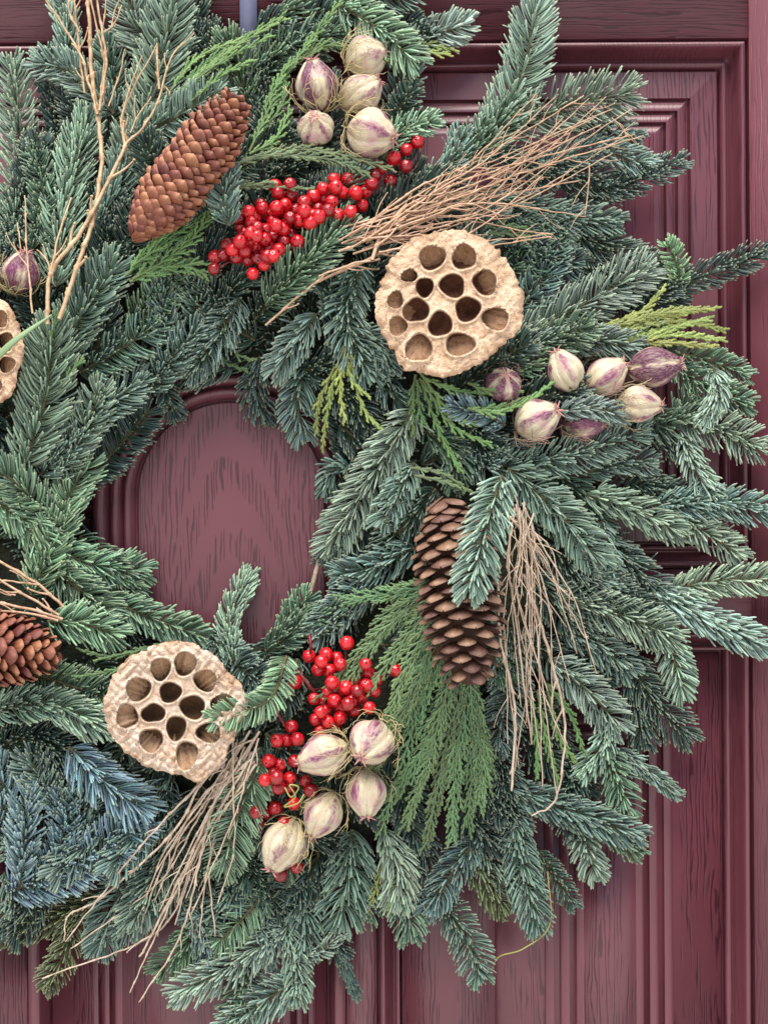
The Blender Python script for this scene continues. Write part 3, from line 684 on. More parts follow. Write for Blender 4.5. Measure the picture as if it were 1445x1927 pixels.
cedar('yellow-green cedar sprig hanging over the right side of the wreath opening', [[(648,650),(618,760),(606,858)], [(650,660),(640,730),(650,800)], [(655,650),(680,760),(720,812)], [(650,670),(665,720),(700,750)], [(630,690),(600,760),(595,820)]], 'y', 1.0, 26, ang=16)
cedar('green cedar sprig hanging straight down below the tan lotus pod', [[(782,705),(775,760),(778,822)], [(785,715),(790,770),(800,800)], [(790,712),(830,820),(870,892)], [(800,712),(860,735),(935,742)], [(795,715),(850,800),(930,840)], [(790,700),(850,780),(900,800)]], 'g', .9, 28, ang=17)
cedar('large soft green cedar spray hanging down left of the dark brown pinecone', [
 [(870,1080),(760,1130),(600,1320)], [(860,1085),(740,1170),(640,1300)], [(870,1090),(790,1170),(690,1300)], [(880,1100),(820,1200),(730,1400)], [(870,1110),(780,1230),(720,1380)],
 [(880,1080),(780,1110),(640,1130)], [(860,1150),(800,1300),(712,1580)], [(870,1180),(820,1380),(760,1560)], [(880,1200),(840,1400),(800,1600)], [(890,1240),(860,1420),(850,1590)],
 [(890,1260),(890,1420),(880,1560)], [(890,1280),(905,1420),(900,1520)], [(850,1140),(800,1240),(770,1360)], [(840,1180),(770,1320),(700,1450)], [(895,1270),(870,1380),(830,1480)], [(880,1300),(910,1400),(915,1480)], [(860,1250),(800,1400),(740,1500)]], 'm', 1.1, 60, ang=20, dens=9.5, w=2.5)
cedar('green cedar fronds behind the hanging straw twigs', [[(1010,1300),(1030,1400),(1050,1475)], [(1030,1300),(1050,1380),(1085,1440)], [(1000,1310),(1010,1400),(1010,1470)], [(1020,1280),(1070,1340),(1100,1420)]], 'g', .6, 30, ang=16)
cedar('small yellow-green cedar tip between fir sprigs at the lower edge', [[(720,1620),(708,1670),(690,1720)], [(735,1640),(740,1690),(730,1710)]], 'y', .3, 28, ang=20)
cedar('greyish cedar twig beside the pale lotus pod', [[(330,1205),(220,1235),(145,1222)], [(300,1225),(220,1260),(135,1275)], [(320,1215),(260,1225),(170,1245)]], 'k', .8, 24, ang=14)
cedar('short cedar tips between the left fir sprigs', [[(110,740),(135,700),(160,672)], [(95,640),(105,600),(110,590)]], 'k', 1.5, 24, ang=20)
cedar('slender cedar tips above the wreath opening', [[(360,650),(420,680),(470,700)], [(420,600),(440,660),(480,680)]], 'k', .5, 24, ang=16)
cedar('olive cedar tip behind the top right of the tan lotus pod', [[(900,425),(950,425),(1000,432)], [(910,440),(960,440),(1000,450)]], 'k', 1.6, 26, ang=20)
cedar('grey-green cedar wisp above the dark brown pinecone', [[(770,880),(830,890),(890,930)], [(780,895),(830,905),(870,920)]], 's', .9, 22, ang=13)

# a long green blade over the left lotus pod
bb = MB(); tube(bb, spline([W(-10, 678, 205), W(30, 640, 215), W(98, 592, 200)], 12), [3, 5, 6, 6, 6, 5.5, 5, 4.5, 4, 3, 2, 1], 6, np.array([.2, .5, 0, 1]), flat=.3)
o = build(bb, 'leaf_blade', M_CEDAR, None, W(-10, 678, 205), label='thin green grass blade lying over the lotus pod at the left edge', cat='leaf'); o.color = (.24, .34, .17, 1)

# ------------------------------------------------------------ lotus pods
def lotus(label, outline, holes, m_, h, seed, tilt=(0, 0), sides=200, rings=84, depth=36, drop=70, rough=2.0):
    rg = random.Random(seed)
    O = np.array(outline, float); c = O.mean(0)
    ang = np.arctan2(-(O[:, 1] - c[1]), O[:, 0] - c[0]); rad = np.hypot(O[:, 0] - c[0], O[:, 1] - c[1]); od = np.argsort(ang); ang = ang[od]; rad = rad[od]
    A = np.concatenate([ang - 2 * np.pi, ang, ang + 2 * np.pi]); Rr = np.concatenate([rad] * 3)
    th = np.arange(sides) / sides * 2 * np.pi - np.pi
    Rt = np.interp(th, A, Rr); ker = np.ones(5) / 5; Rt = np.convolve(np.concatenate([Rt[-2:], Rt, Rt[:2]]), ker, 'valid')
    rn = np.random.default_rng(seed).normal(0, 1, sides); F = np.fft.rfft(rn); kf = np.arange(len(F)); F = F * np.where((kf > 2) & (kf < 90), 1 / (kf + 8.0), 0); rn = np.fft.irfft(F, sides); rn /= rn.std()
    Rt = Rt * (1 + .015 * rn)
    f = np.linspace(0, 1, rings) ** .8; f[0] = 0.002
    X = c[0] + f[:, None] * Rt[None] * np.cos(th); Y = c[1] - f[:, None] * Rt[None] * np.sin(th)
    lump = 2.2 * np.sin(X * .05 + seed) * np.sin(Y * .04) + .8 * np.sin(X * .21 + Y * .13 + 2 * np.sin(Y * .07)) + rough * (np.abs(np.sin(X * .16 + 1.5 * np.sin(Y * .11))) * np.abs(np.sin(Y * .19 + 1.7 * np.sin(X * .13)))) * np.clip((f[:, None] - .45) / .3, 0, 1) + rn[None] * 1.6 * np.clip((f[:, None] - .7) / .3, 0, 1)
    H = h + lump - 3 * np.clip((f[:, None] - .93) / .07, 0, 1) ** 2 * np.ones_like(X) + 2 * np.exp(-((f[:, None] - .8) / .12) ** 2)
    H = H + tilt[0] * (X - c[0]) + tilt[1] * (c[1] - Y)
    ins = np.zeros_like(X); lipm = np.full(X.shape, 9.0); which = np.full(X.shape, -1)
    for i, (hx, hy, a, b_) in enumerate(holes):
        hx = c[0] + (hx - c[0]); dx, dy = X - hx, Y - hy; aa = np.arctan2(dy, dx); s1 = rg.uniform(0, 6)
        e = np.hypot(dx / a, dy / b_) / (1 + .06 * np.cos(3 * aa + s1) + .04 * np.cos(2 * aa + 1.7 * s1) + .02 * np.cos(5 * aa + 3 * s1))
        lipm = np.minimum(lipm, e); lip = 4.2 * np.exp(-((e - 1.12) / .10) ** 2); pit = np.clip((1.04 - e) / .10, 0, 1)
        bowl = depth * (.55 + .45 * np.clip(1 - e, 0, 1) ** .6)
        H = H + lip - bowl * pit ** 1.0; ins = np.maximum(ins, np.clip((1.0 - e) / .05, 0, 1)); which[e < 1.0] = i
    V = np.stack([W(0, 0, 0) * 0 + 0 for _ in range(0)] or [0]) if False else None
    k = (D - H) / D; ix, iy = X - 722.5, 963.5 - Y
    V = np.stack([(ix * CR + iy * SR) * k, -H, (-ix * SR + iy * CR) * k], -1)
    edge = np.clip((f[:, None] - .9) / .1, 0, 1) * np.ones_like(X) * (.5 + .5 * np.sin(th * 7 + seed))
    rim = np.clip(1 - np.abs(H * 0 + lipm - 1.10) / .07, 0, 1)
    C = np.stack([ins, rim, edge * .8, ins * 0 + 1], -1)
    org = W(c[0], c[1], h); t = thing('lotus_pod', toM(org - np.array([0, -drop, 0])), label, 'lotus pod', 'dried lotus pods on the wreath')
    i, j = np.meshgrid(np.arange(rings - 1), np.arange(sides), indexing='ij'); j2 = (j + 1) % sides
    Q = np.stack([i * sides + j, (i + 1) * sides + j, (i + 1) * sides + j2, i * sides + j2], -1).reshape(-1, 4)
    wf = which[i, j].ravel(); Vf = V.reshape(-1, 3); Cf = C.reshape(-1, 4)
    def sub(sel, name):
        q = Q[sel]; u, inv = np.unique(q, return_inverse=True); mb = MB(); mb.add(Vf[u], inv.reshape(-1, 4), None, Cf[u]); return build(mb, name, m_, t, org)
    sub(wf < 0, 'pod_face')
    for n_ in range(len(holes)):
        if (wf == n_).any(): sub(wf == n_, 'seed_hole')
    # cup behind the face
    mb = MB(); nr = 7; rows = []
    for q in range(nr):
        u = q / (nr - 1); rr = Rt * (1 - .82 * u ** .55) * (1 + .01 * np.sin(th * 23)); hq = H[-1] - 1 - u * drop
        xx, yy = c[0] + rr * np.cos(th), c[1] - rr * np.sin(th); kk = (D - hq) / D; ix, iy = xx - 722.5, 963.5 - yy
        rows.append(np.stack([(ix * CR + iy * SR) * kk, -hq, (-ix * SR + iy * CR) * kk], -1))
    VV = np.concatenate(rows); i, j = np.meshgrid(np.arange(nr - 1), np.arange(sides), indexing='ij'); j2 = (j + 1) % sides
    mb.add(VV, np.stack([i * sides + j, (i + 1) * sides + j, (i + 1) * sides + j2, i * sides + j2], -1).reshape(-1, 4), None, np.tile([0, 0, .9, 1], (len(VV), 1)))
    build(mb, 'pod_cup', m_, t, org)
    return t
lotus('tan lotus pod with fourteen seed holes in front of the tan twig bunch',
 [(850,433),(905,445),(940,475),(968,520),(987,580),(975,620),(930,662),(882,696),(800,706),(760,690),(732,650),(710,605),(708,550),(724,515),(750,472),(790,445)],
 [(813,485,24,23),(873,484,23,23),(770,519,15,12),(799,541,17,18),(851,538,23,23),(912,532,22,24),(744,565,14,17),(783,584,25,22),(880,582,23,24),(749,614,16,19),(828,610,23,23),(932,600,25,21),(788,655,25,25),(865,648,26,22)],
 M_LOTUS, 215, 1, (.02, -.03))
lotus('pale rough lotus pod with thirteen seed holes below the wreath opening',
 [(345,1206),(380,1216),(420,1258),(455,1290),(466,1325),(440,1390),(420,1430),(370,1472),(340,1456),(285,1445),(222,1400),(196,1345),(200,1308),(214,1270),(268,1226),(302,1210)],
 [(303,1259,19,21),(349,1249,20,23),(387,1281,22,20),(261,1297,23,22),(321,1303,20,20),(363,1331,24,22),(240,1348,21,22),(289,1342,23,17),(420,1323,23,16),(332,1370,19,23),(393,1379,22,19),(285,1393,23,21),(352,1421,20,26)],
 M_LOTUS2, 205, 4, (.0, .02), rough=7.0)
lotus('tan lotus pod cut off by the left edge of the picture',
 [(-70,560),(0,560),(26,588),(44,640),(32,700),(26,742),(0,758),(-60,765),(-130,740),(-150,660),(-120,590)],
 [(2,600,13,16),(12,643,15,17),(14,686,15,15),(-8,725,13,13),(-45,620,22,22),(-40,680,22,22),(-85,650,20,20),(-80,710,20,18)],
 M_LOTUS, 190, 9, (.1, 0))

# ------------------------------------------------------------ pinecones
def scale_mesh(name, m_, ln, wd, cup, opened):
    mb = MB(); nu, nv = 9, 7; V = []; C = []
    for side in (0, 1):
        for i in range(nu):
            u = i / (nu - 1); w_ = wd * (.30 + .70 * math.sin(min(1, u / .72) * math.pi / 2)) * (1 - (max(0, (u - .66) / .34)) ** 1.7 * .93)
            for j in range(nv):
                v = j / (nv - 1) * 2 - 1
                y = cup * (1 - v * v) * math.sin(u * 2.6) + (2.6 if opened else 3.4) * math.exp(-((u - .86) / .1) ** 2 - (v / .45) ** 2)
                th_ = (1 - u) * 1.2 + .8
                V.append([v * w_, u * ln, y + (-th_ if side else 0)]); C.append([u ** 5 * .9 if not side else .15, 0, 0, 1])
    a = nu * nv; Q = []
    for i in range(nu - 1):
        for j in range(nv - 1):
            k = i * nv + j; Q.append([k, k + 1, k + nv + 1, k + nv]); Q.append([a + k, a + k + nv, a + k + nv + 1, a + k + 1])
    for i in range(nu - 1):
        k = i * nv; Q.append([k, k + nv, a + k + nv, a + k]); k += nv - 1; Q.append([k, a + k, a + k + nv, k + nv])
    for j in range(nv - 1):
        k = (nu - 1) * nv + j; Q.append([k, k + 1, a + k + 1, a + k])
    mb.add(V, Q, None, C); return mb.mesh(name, m_)
def pinecone(label, p0, p1, h0, h1, rmax, n, ln, open0, me_list, core_m, bend=0, width=1.0, tipr=.35):
    A, B = W(*p0, h0), W(*p1, h1); ax = B - A; Lc = np.linalg.norm(ax); ax = ax / Lc
    sd_ = nrm(np.cross(ax, UP)); mid = (A + B) / 2 + sd_ * bend; C = spline([A, mid, B], 60); T = nrm(np.gradient(C, axis=0))
    t = thing('pinecone', toM(A), label, 'pinecone', 'pinecones on the wreath')
    def prof(u): return rmax * (math.sin(min(1, (u + .10) / .42) * math.pi / 2)) * (1 - max(0, (u - .6) / .4) ** 2 * (1 - tipr))
    mb = MB(); us = np.linspace(0, 1, 60); tube(mb, C, [max(4, prof(u) * .52) * (1 if u < .97 else .5) for u in us], 14); build(mb, 'cone_core', core_m, t, A)
    for k in range(n):
        u = (k + .5) / n; u = u ** .96; th = k * 2.39996
        f = u * 59; i = int(f); o = C[i] * (1 - f + i) + C[min(59, i + 1)] * (f - i); Tt = T[i]
        E = nrm(np.cross(Tt, UP)); F = nrm(np.cross(E, Tt)); rad = E * math.cos(th) + F * math.sin(th)
        op = open0 * (1 - .35 * max(0, u - .7) / .3); rr = prof(u); sc = (.62 + .38 * math.sin(min(1, (u + .15) / .5) * 1.57)) * (1 - .42 * max(0, (u - .62) / .38))
        sc *= rnd.uniform(.88, 1.1); th += rnd.uniform(-.12, .12); oa = R(op + rnd.uniform(-10, 10))
        d = Tt * math.cos(oa) + rad * math.sin(oa); d /= np.linalg.norm(d)
        nn = -Tt * math.sin(oa) + rad * math.cos(oa); xx = np.cross(d, nn)
        l_ = ln * sc; tip_r = rr
        # place so that the scale's tip lies at radius rr
        base = o + rad * max(2, tip_r - l_ * math.sin(oa)) - Tt * l_ * math.cos(oa) * .75
        if u > .93: base = base + Tt * 6 * (u - .93) / .07
        q = link('scale', me_list[k % len(me_list)], t)
        M4 = Matrix(((*(xx * sc * width), 0), (*(d * sc), 0), (*(nn * sc), 0), (0, 0, 0, 1))).transposed()
        M4 = Matrix([[xx[0] * sc * width, d[0] * sc, nn[0] * sc, 0], [xx[1] * sc * width, d[1] * sc, nn[1] * sc, 0], [xx[2] * sc * width, d[2] * sc, nn[2] * sc, 0], [0, 0, 0, 1]])
        M4.translation = toM(base) - t.location; q.matrix_local = M4
    return t
M_CORE = simple('cone_core', [(.3, (.04, .02, .012)), (.7, (.08, .035, .02))], 200, .8)
SC1 = [scale_mesh('scale', M_CONE_C, 40, 15, 4.5, False), scale_mesh('scale', M_CONE_C, 43, 16.5, 6.0, False), scale_mesh('scale', M_CONE_C, 37, 14, 5.2, False)]
SC2 = [scale_mesh('scale', M_CONE_O, 52, 22, 5, True), scale_mesh('scale', M_CONE_O, 50, 24, 7, True)]
pinecone('chestnut pinecone with closed scales left of the upper berry cluster', (258, 438), (447, 188), 205, 205, 54, 280, 40, 38, SC1, M_CORE, bend=8, tipr=.5)
pinecone('dark brown pinecone with open scales on the right side of the wreath', (838, 950), (880, 1284), 200, 225, 78, 140, 52, 64, SC2, M_CORE, bend=-6, tipr=.52)
pinecone('orange-brown pinecone cut off by the left edge of the picture', (-170, 1200), (108, 1232), 190, 190, 66, 190, 42, 27, SC1, M_CORE, tipr=.35, width=1.15)

# ------------------------------------------------------------ berries
def berry_mesh(seed):
    rg = np.random.default_rng(seed); nu, nv = 16, 11; V = []; R0 = 13.6
    for i in range(nv + 1):
        a = math.pi * i / nv
        for j in range(nu):
            b_ = 2 * math.pi * j / nu; x, y, z = math.sin(a) * math.cos(b_), math.sin(a) * math.sin(b_), math.cos(a)
            r_ = R0 * (1 + .03 * math.sin(5 * x + seed) * math.sin(4 * y + seed * 2) - .10 * math.exp(-(a / .22) ** 2))
            V.append([r_ * x, r_ * y, r_ * z * 1.03])
    Q = [[i * nu + j, (i + 1) * nu + j, (i + 1) * nu + (j + 1) % nu, i * nu + (j + 1) % nu] for i in range(nv) for j in range(nu)]
    mb = MB(); mb.add(V, Q)
    th = np.arange(6) / 6 * 2 * np.pi; c = np.stack([3.0 * np.cos(th), 3.0 * np.sin(th), np.full(6, R0 * .925)], -1)
    mb.add(np.vstack([c, [[0, 0, R0 * .97]]]), None, [[k, (k + 1) % 6, 6] for k in range(6)], mi=1)
    return mb.mesh('berry', [M_BERRY, M_CALYX])
BM = [berry_mesh(s_) for s_ in (1, 2, 3)]
def cluster(label, pts, layer, root, hadd=0):
    x, y = root; h0 = HT(x, y, 0); org = W(x, y, h0); t = thing('berry_cluster', toM(org), label, 'red berries', 'red berry clusters on the wreath')
    sb = MB()
    ph = []
    for k, (bx_, by_) in enumerate(pts):
        nb_ = sum(1 for q in pts if q is not pts[k] and math.hypot(q[0] - bx_, q[1] - by_) < 24)
        h = HT(bx_, by_, layer) + rnd.uniform(-14, 16) + hadd
        for (qx, qy, qh) in ph:
            dd_ = math.hypot(qx - bx_, qy - by_)
            if dd_ < 25 and abs(qh - h) < math.sqrt(max(0, 26 ** 2 - dd_ ** 2)):
                h = qh + math.copysign(math.sqrt(26 ** 2 - dd_ ** 2), h - qh)
        h = min(h, HT(bx_, by_, layer) + hadd + 34); ph.append((bx_, by_, h))
        c = W(bx_, by_, h); q = link('berry', BM[k % 3], t, toM(c) - t.location)
        d = Vector((rnd.uniform(-.9, .9), -1, rnd.uniform(-.9, .9))); q.rotation_euler = d.to_track_quat('Z', 'Y').to_euler()
        s_ = rnd.uniform(.86, 1.04) * (D - h) / D; q.scale = (s_, s_, s_)
        g = W(x + (bx_ - x) * .55 + rnd.uniform(-8, 8), y + (by_ - y) * .55 + rnd.uniform(-8, 8), h - 34)
        tube(sb, spline([c, g, W(x + (bx_ - x) * .3, y + (by_ - y) * .3, h0 + 6)], 6), [1.3, 1.4, 1.6, 1.9, 2.1, 2.4], 4)
    build(sb, 'stem', M_BSTEM, t, org); return t
UB = [(629,337),(655,337),(675,341),(700,346),(644,362),(670,363),(681,387),(625,379),(658,410),(618,396),(636,405),(599,393),(590,369),(573,381),(548,368),(523,363),(521,391),(494,391),(514,417),(546,410),(565,415),(584,419),(534,431),(515,445),(549,443),(561,455),(573,397),(484,429),(499,450),(482,464),(509,467),(525,470),(497,498),(504,483),(546,347),(518,350),(469,398),(491,385),(450,410),(429,461),(460,441),(484,445),(462,472),(445,483),(405,483),(456,426),(479,410),(403,506),(476,515),(485,486),(536,386),(556,396),(505,404),(530,400),(588,405),(474,418),(498,440),(520,425),(472,438),(452,455),(438,470),(420,480),(468,488),(490,472),(515,482),(535,455),(610,375),(632,352),(608,355),(660,398),(688,360),(706,330),(716,318),(540,420),(500,432),(470,455),(549,462),(600,408)]
cluster('big upper cluster of glossy red berries under the upper seed pods', UB, 1.2, (540, 430), 12)
cluster('five glossy red berries right of the upper seed pods', [(765,282),(785,268),(741,298),(764,313),(734,341)], 1.0, (750, 300))
LB1 = [(582,1235),(614,1232),(634,1238),(653,1210),(599,1260),(620,1262),(556,1284),(693,1266),(651,1294),(669,1282),(688,1250),(705,1301),(662,1318),(681,1312),(695,1332),(591,1315),(618,1302),(613,1337),(594,1354),(617,1358),(640,1351),(629,1318),(603,1376),(640,1332),(667,1338),(745,1261),(710,1280),(625,1285),(640,1300),(610,1320),(655,1325),(603,1340),(630,1365),(672,1300),(690,1290),(640,1250),(605,1245)]
cluster('lower cluster of red berries behind the tips of the hanging cedar', LB1, .8, (630, 1300), 8)
LB2 = [(549,1367),(522,1394),(540,1393),(560,1391),(506,1432),(527,1439),(515,1455),(554,1432),(499,1468),(521,1463),(546,1463),(525,1482),(585,1487),(553,1512),(518,1520),(500,1530),(483,1529),(487,1551),(528,1646),(558,1631),(535,1550),(545,1480),(575,1470)]
cluster('lowest string of red berries left of the lower seed pods', LB2, .9, (530, 1450), 4)
# waxy red stalks above the lower clusters
def stalk(pts, m_, par_label, cat, r_=2.6, name='berry_stalk', h=150):
    C = spline([W(x, y, h + 6 * math.sin(i * 1.9)) for i, (x, y) in enumerate(pts)], 5 * len(pts)); mb = MB()
    tube(mb, C, [r_ * (1 + .3 * (k % 5 == 0)) * (1 - .3 * k / len(C)) for k in range(len(C))], 6); return build(mb, name, m_, None, C[0], label=par_label, cat=cat)
stalk([(582,1195),(585,1212),(584,1230)], M_BSTEM, 'short dark red berry stalk at the top of the lower berries', 'stalk', 3.2)
stalk([(560,1262),(575,1282),(592,1302)], M_BSTEM, 'knobbly dark red berry stalk beside the single left berry', 'stalk', 3.0)
stalk([(517,1328),(526,1348),(540,1372)], M_BSTEM, 'dark red berry stalk above the small group of four berries', 'stalk', 3.0)

# ------------------------------------------------------------ love-in-a-mist seed pods
def pod_meshes():
    nu, nv = 60, 30; V = []; C = []
    for i in range(nv + 1):
        u = i / nv; pr = (math.sin(math.pi * min(1, (u * .97 + .015))) ** .70) * (1 - .30 * (u - .38)); z = (u - .5) * 2.15
        if u > .9: z -= (u - .9) * 1.6 * 1.0
        for j in range(nu):
            th = 2 * math.pi * j / nu; lob = abs(math.cos(2.5 * th))              # 1 on the lobe, 0 in the crease
            end = abs(2 * u - 1) ** 2
            cr = .05 * math.exp(-(lob / .16) ** 2) + .065 * (1 - lob) + end * .30 * (1 - lob)
            r_ = pr * (1 - cr); zz = z - (.10 * (lob ** 2) * 0) + (.10 * lob if u > .85 else 0) * (u - .85) / .15
            V.append([r_ * math.cos(th), r_ * math.sin(th), zz]); C.append([lob ** 2.0 * .75 + .1, u, min(1, lob * 1.2), 1])
    Q = [[i * nu + j, i * nu + (j + 1) % nu, (i + 1) * nu + (j + 1) % nu, (i + 1) * nu + j] for i in range(nv) for j in range(nu)]
    mb = MB(); mb.add(V, Q, None, C); body = mb
    cr_ = MB()
    for k in range(5):
        a = 2 * math.pi * (k) / 5 + .3; d = np.array([math.cos(a), math.sin(a), 0]); P = [np.array([0, 0, .84]), d * .12 + [0, 0, .96], d * .28 + [0, 0, 1.06], d * .44 + [0, 0, 1.12]]
        tube(cr_, spline(P, 8), [.075, .07, .065, .055, .045, .035, .022, .01], 5, up=np.array([0, 0, 1.]), flat=.6)
        a += math.pi / 5; d = np.array([math.cos(a), math.sin(a), 0]); tube(cr_, [np.array([0, 0, .88]), d * .2 + [0, 0, .97], d * .34 + [0, 0, .97]], [.04, .03, .01], 4, up=np.array([0, 0, 1.]))
    return body, cr_
PBODY, PCROWN = pod_meshes()
def threads(seed, n=11):
    rg = random.Random(seed); mb = MB()
    for k in range(n):
        a = rg.uniform(0, 6.283); s_ = rg.uniform(-1, 1) * .6; out = rg.uniform(1.06, 1.28); top = rg.uniform(-.1, .95)
        P = [np.array([.1 * math.cos(a), .1 * math.sin(a), -1.15]), np.array([.75 * math.cos(a), .75 * math.sin(a), -1.0]),
             np.array([out * math.cos(a + s_ * .4), out * math.sin(a + s_ * .4), -.35]), np.array([out * .98 * math.cos(a + s_), out * .98 * math.sin(a + s_), top * .6])]
        C = spline(P, 16); C += np.array([[rg.uniform(-.03, .03) for _ in range(3)] for _ in range(16)])
        tube(mb, C, np.linspace(.028, .011, 16), 4)
        for q in range(rg.randint(2, 3)):
            i = rg.randint(5, 12); o = C[i]; t_ = C[i] - C[i - 1]; t_ /= np.linalg.norm(t_); rad = o / np.linalg.norm(o)
            sd_ = np.cross(t_, rad) * rg.choice((-1, 1)); e = o + (t_ * .9 + sd_ * .7 + rad * rg.uniform(-.05, .3)) * rg.uniform(.2, .5); mid = (o + e) / 2 + rad * .06 + t_ * .05
            e2 = e + (t_ * .3 + sd_ * .9 + rad * .1) * .12; tube(mb, spline([o, mid, e, e2], 7), np.linspace(.02, .009, 7), 4)
    return mb
PB = PBODY.mesh('pod_body', M_POD, scale=1.0); PC = PCROWN.mesh('pod_crown', M_CROWN, scale=1.0)
TH = [threads(s_).mesh('thread_bract', M_THREAD, scale=1.0) for s_ in (3, 4)] + [threads(s_, 13).mesh('thread_bract', M_THREADP, scale=1.0) for s_ in (5, 6)]
def seedpod(label, cx, cy, rw, rl, deg, face, pur, deep, thk, layer=1.6, spin=0.0, h=None):
    """deg: direction of the crown in the picture (0 right, 90 up); face: how far the crown turns to the viewer (deg)"""
    if h is None: h = HT(cx, cy, 0) + layer * 26
    c = W(cx, cy, h); a = R(deg); f = R(face)
    ax = np.array([math.cos(a) * math.cos(f), -math.sin(f), math.sin(a) * math.cos(f)])
    t = thing('seed_pod', toM(c), label, 'seed pod', 'striped seed pods on the wreath')
    z = Vector(ax); x = z.cross(Vector((.3, .9, .2))).normalized(); y = z.cross(x)
    Rm = Matrix((x, y, z)).transposed() @ Matrix.Rotation(spin, 3, 'Z')
    k = (D - h) / D
    Sm = Matrix.Diagonal((rw * S * k, rw * S * k, rl * S * k * .93))
    M4 = (Rm @ Sm).to_4x4()
    b_ = link('pod_body', PB, t); b_.matrix_local = M4; b_.color = (pur, deep, 0, 1)
    q = link('pod_crown', PC, t); q.matrix_local = M4
    if thk is not None: q = link('thread_bract', TH[thk], t); q.matrix_local = M4
PODS = [
 ('cream seed pod with dark purple stripes, topmost left of the upper group', 596,158,43,50,100,10,.42,.8,0,2.0,.2),
 ('pale pinkish seed pod half hidden under the fir tip in the upper group', 690,108,44,42,20,-5,-.2,.1,1,1.2,.5),
 ('cream seed pod with a faint mauve stripe above the largest of the upper group', 681,175,40,44,35,5,-.05,.2,1,1.7,.9),
 ('small pale pink seed pod showing its star end in the upper group', 594,240,37,36,100,68,-.15,.2,None,2.2,.3),
 ('round cream seed pod with mauve stripes touching the five berries', 700,252,50,50,-18,18,.06,.3,0,2.4,.0),
 ('purple seed pod with cream patches near the left edge', 41,510,38,42,70,20,.65,.7,1,1.8,.3),
 ('dull pink seed pod cut off by the left edge', -24,522,32,38,70,10,.2,.4,1,1.5,.3),
 ('small purple star-ended seed pod beside the tan lotus pod', 948,722,36,34,80,62,.5,.8,2,1.6,.4),
 ('cream seed pod with its purple crown pointing up left, right group', 1062,697,36,45,118,12,-.05,.3,None,1.9,.8),
 ('brownish pink seed pod netted with dark threads in the right group', 1141,707,37,46,35,5,.05,.2,2,1.7,.4),
 ('deep purple and white striped seed pod at the right end of its group', 1232,690,41,54,6,8,.72,1.0,None,2.0,.6),
 ('cream seed pod with reddish seams below the deep purple one', 1203,761,37,44,-5,10,-.1,.2,1,2.0,1.0),
 ('round pinkish seed pod with purple blotches at the lower left of the right group', 1012,789,43,48,25,28,.12,.5,2,2.0,.2),
 ('dark pink seed pod mostly hidden behind the small blue fir tip', 1100,796,34,42,0,10,.6,.7,2,1.0,.2),
 ('greenish cream seed pod with mauve blush under the lower red berries', 606,1422,41,52,200,5,.08,.3,0,2.0,.5),
 ('pale seed pod with purple spots showing its star end, lower group', 698,1398,46,50,-130,52,.12,.6,1,2.4,.3),
 ('cream seed pod hanging crown down beside the hanging cedar', 689,1494,41,48,-88,22,-.3,.1,0,2.1,.5),
 ('lilac-tinged seed pod between the cream ones of the lower group', 606,1535,39,47,-118,5,-.12,.1,0,1.9,.9),
 ('white seed pod with a purple stripe, lowest of the lower group', 533,1593,44,54,-118,12,.02,.8,1,2.2,.25)]
for p in PODS: seedpod(p[0], *p[1:9], p[9], layer=p[10], spin=p[11])

# ------------------------------------------------------------ dry twigs
def twig_part(t, pts3, r0, r1, m_, seed, side=2, wob=3.0):
    rg = random.Random(seed); P = np.array(pts3, float); Ls = np.linalg.norm(np.diff(P, axis=0), axis=1).sum(); n = max(8, int(Ls / 14)); C = spline(P, n)
    for i in range(1, n - 1): C[i] += np.array([rg.uniform(-wob, wob) * .35, rg.uniform(-1, 1), rg.uniform(-wob, wob) * .35])
    fine = spline(C, n * 3); r_ = np.linspace(r0, r1, len(fine)); nodes = list(range(rg.randint(3, 9), len(fine) - 2, rg.randint(9, 15)))
    for k in nodes:
        r_[k] *= 1.55
    mb = MB(); tube(mb, fine, r_, 6)
    for k in nodes[:side + 6]:
        T = fine[k + 1] - fine[k]; T /= np.linalg.norm(T); sd_ = np.cross(T, UP) * rg.choice((-1, 1)); l_ = rg.choice((5, 6, 8, 10))
        if rg.random() < .30 * side: l_ = rg.uniform(22, 60)
        e = fine[k] + (T * .85 + sd_ * .45 + UP * rg.uniform(-.2, .3)) * l_
        mid = (e + fine[k]) / 2 + sd_ * l_ * .06
        rr = max(.9, r_[k] * .55); tube(mb, spline([fine[k], mid, e], 6), np.linspace(rr, rr * .55, 6), 5)
        if l_ > 20:                                                            # end bud
            tube(mb, [e, e + T * 3], [rr * 1.1, rr * .7], 5)
    build(mb, 'twig', m_, t, P[0])
def bunch(label, root, twigs, m_, layer=2.0, side=2, thin=.86, hs=None, group='dry twig bunches on the wreath'):
    base = W(*root, HT(*root, layer)); t = thing('twig_bunch', toM(base), label, 'dry twigs', group)
    for k, (pts, r0, r1) in enumerate(twigs):
        hh_ = (k * 7 % 23) - 6
        P = [W(x, y, (HT(x, y, layer) + hh_)) for x, y in pts]; twig_part(t, P, r0 * thin, r1 * thin, m_, hash(label) % 97 * 0 + k * 31 + int(root[0]), side)
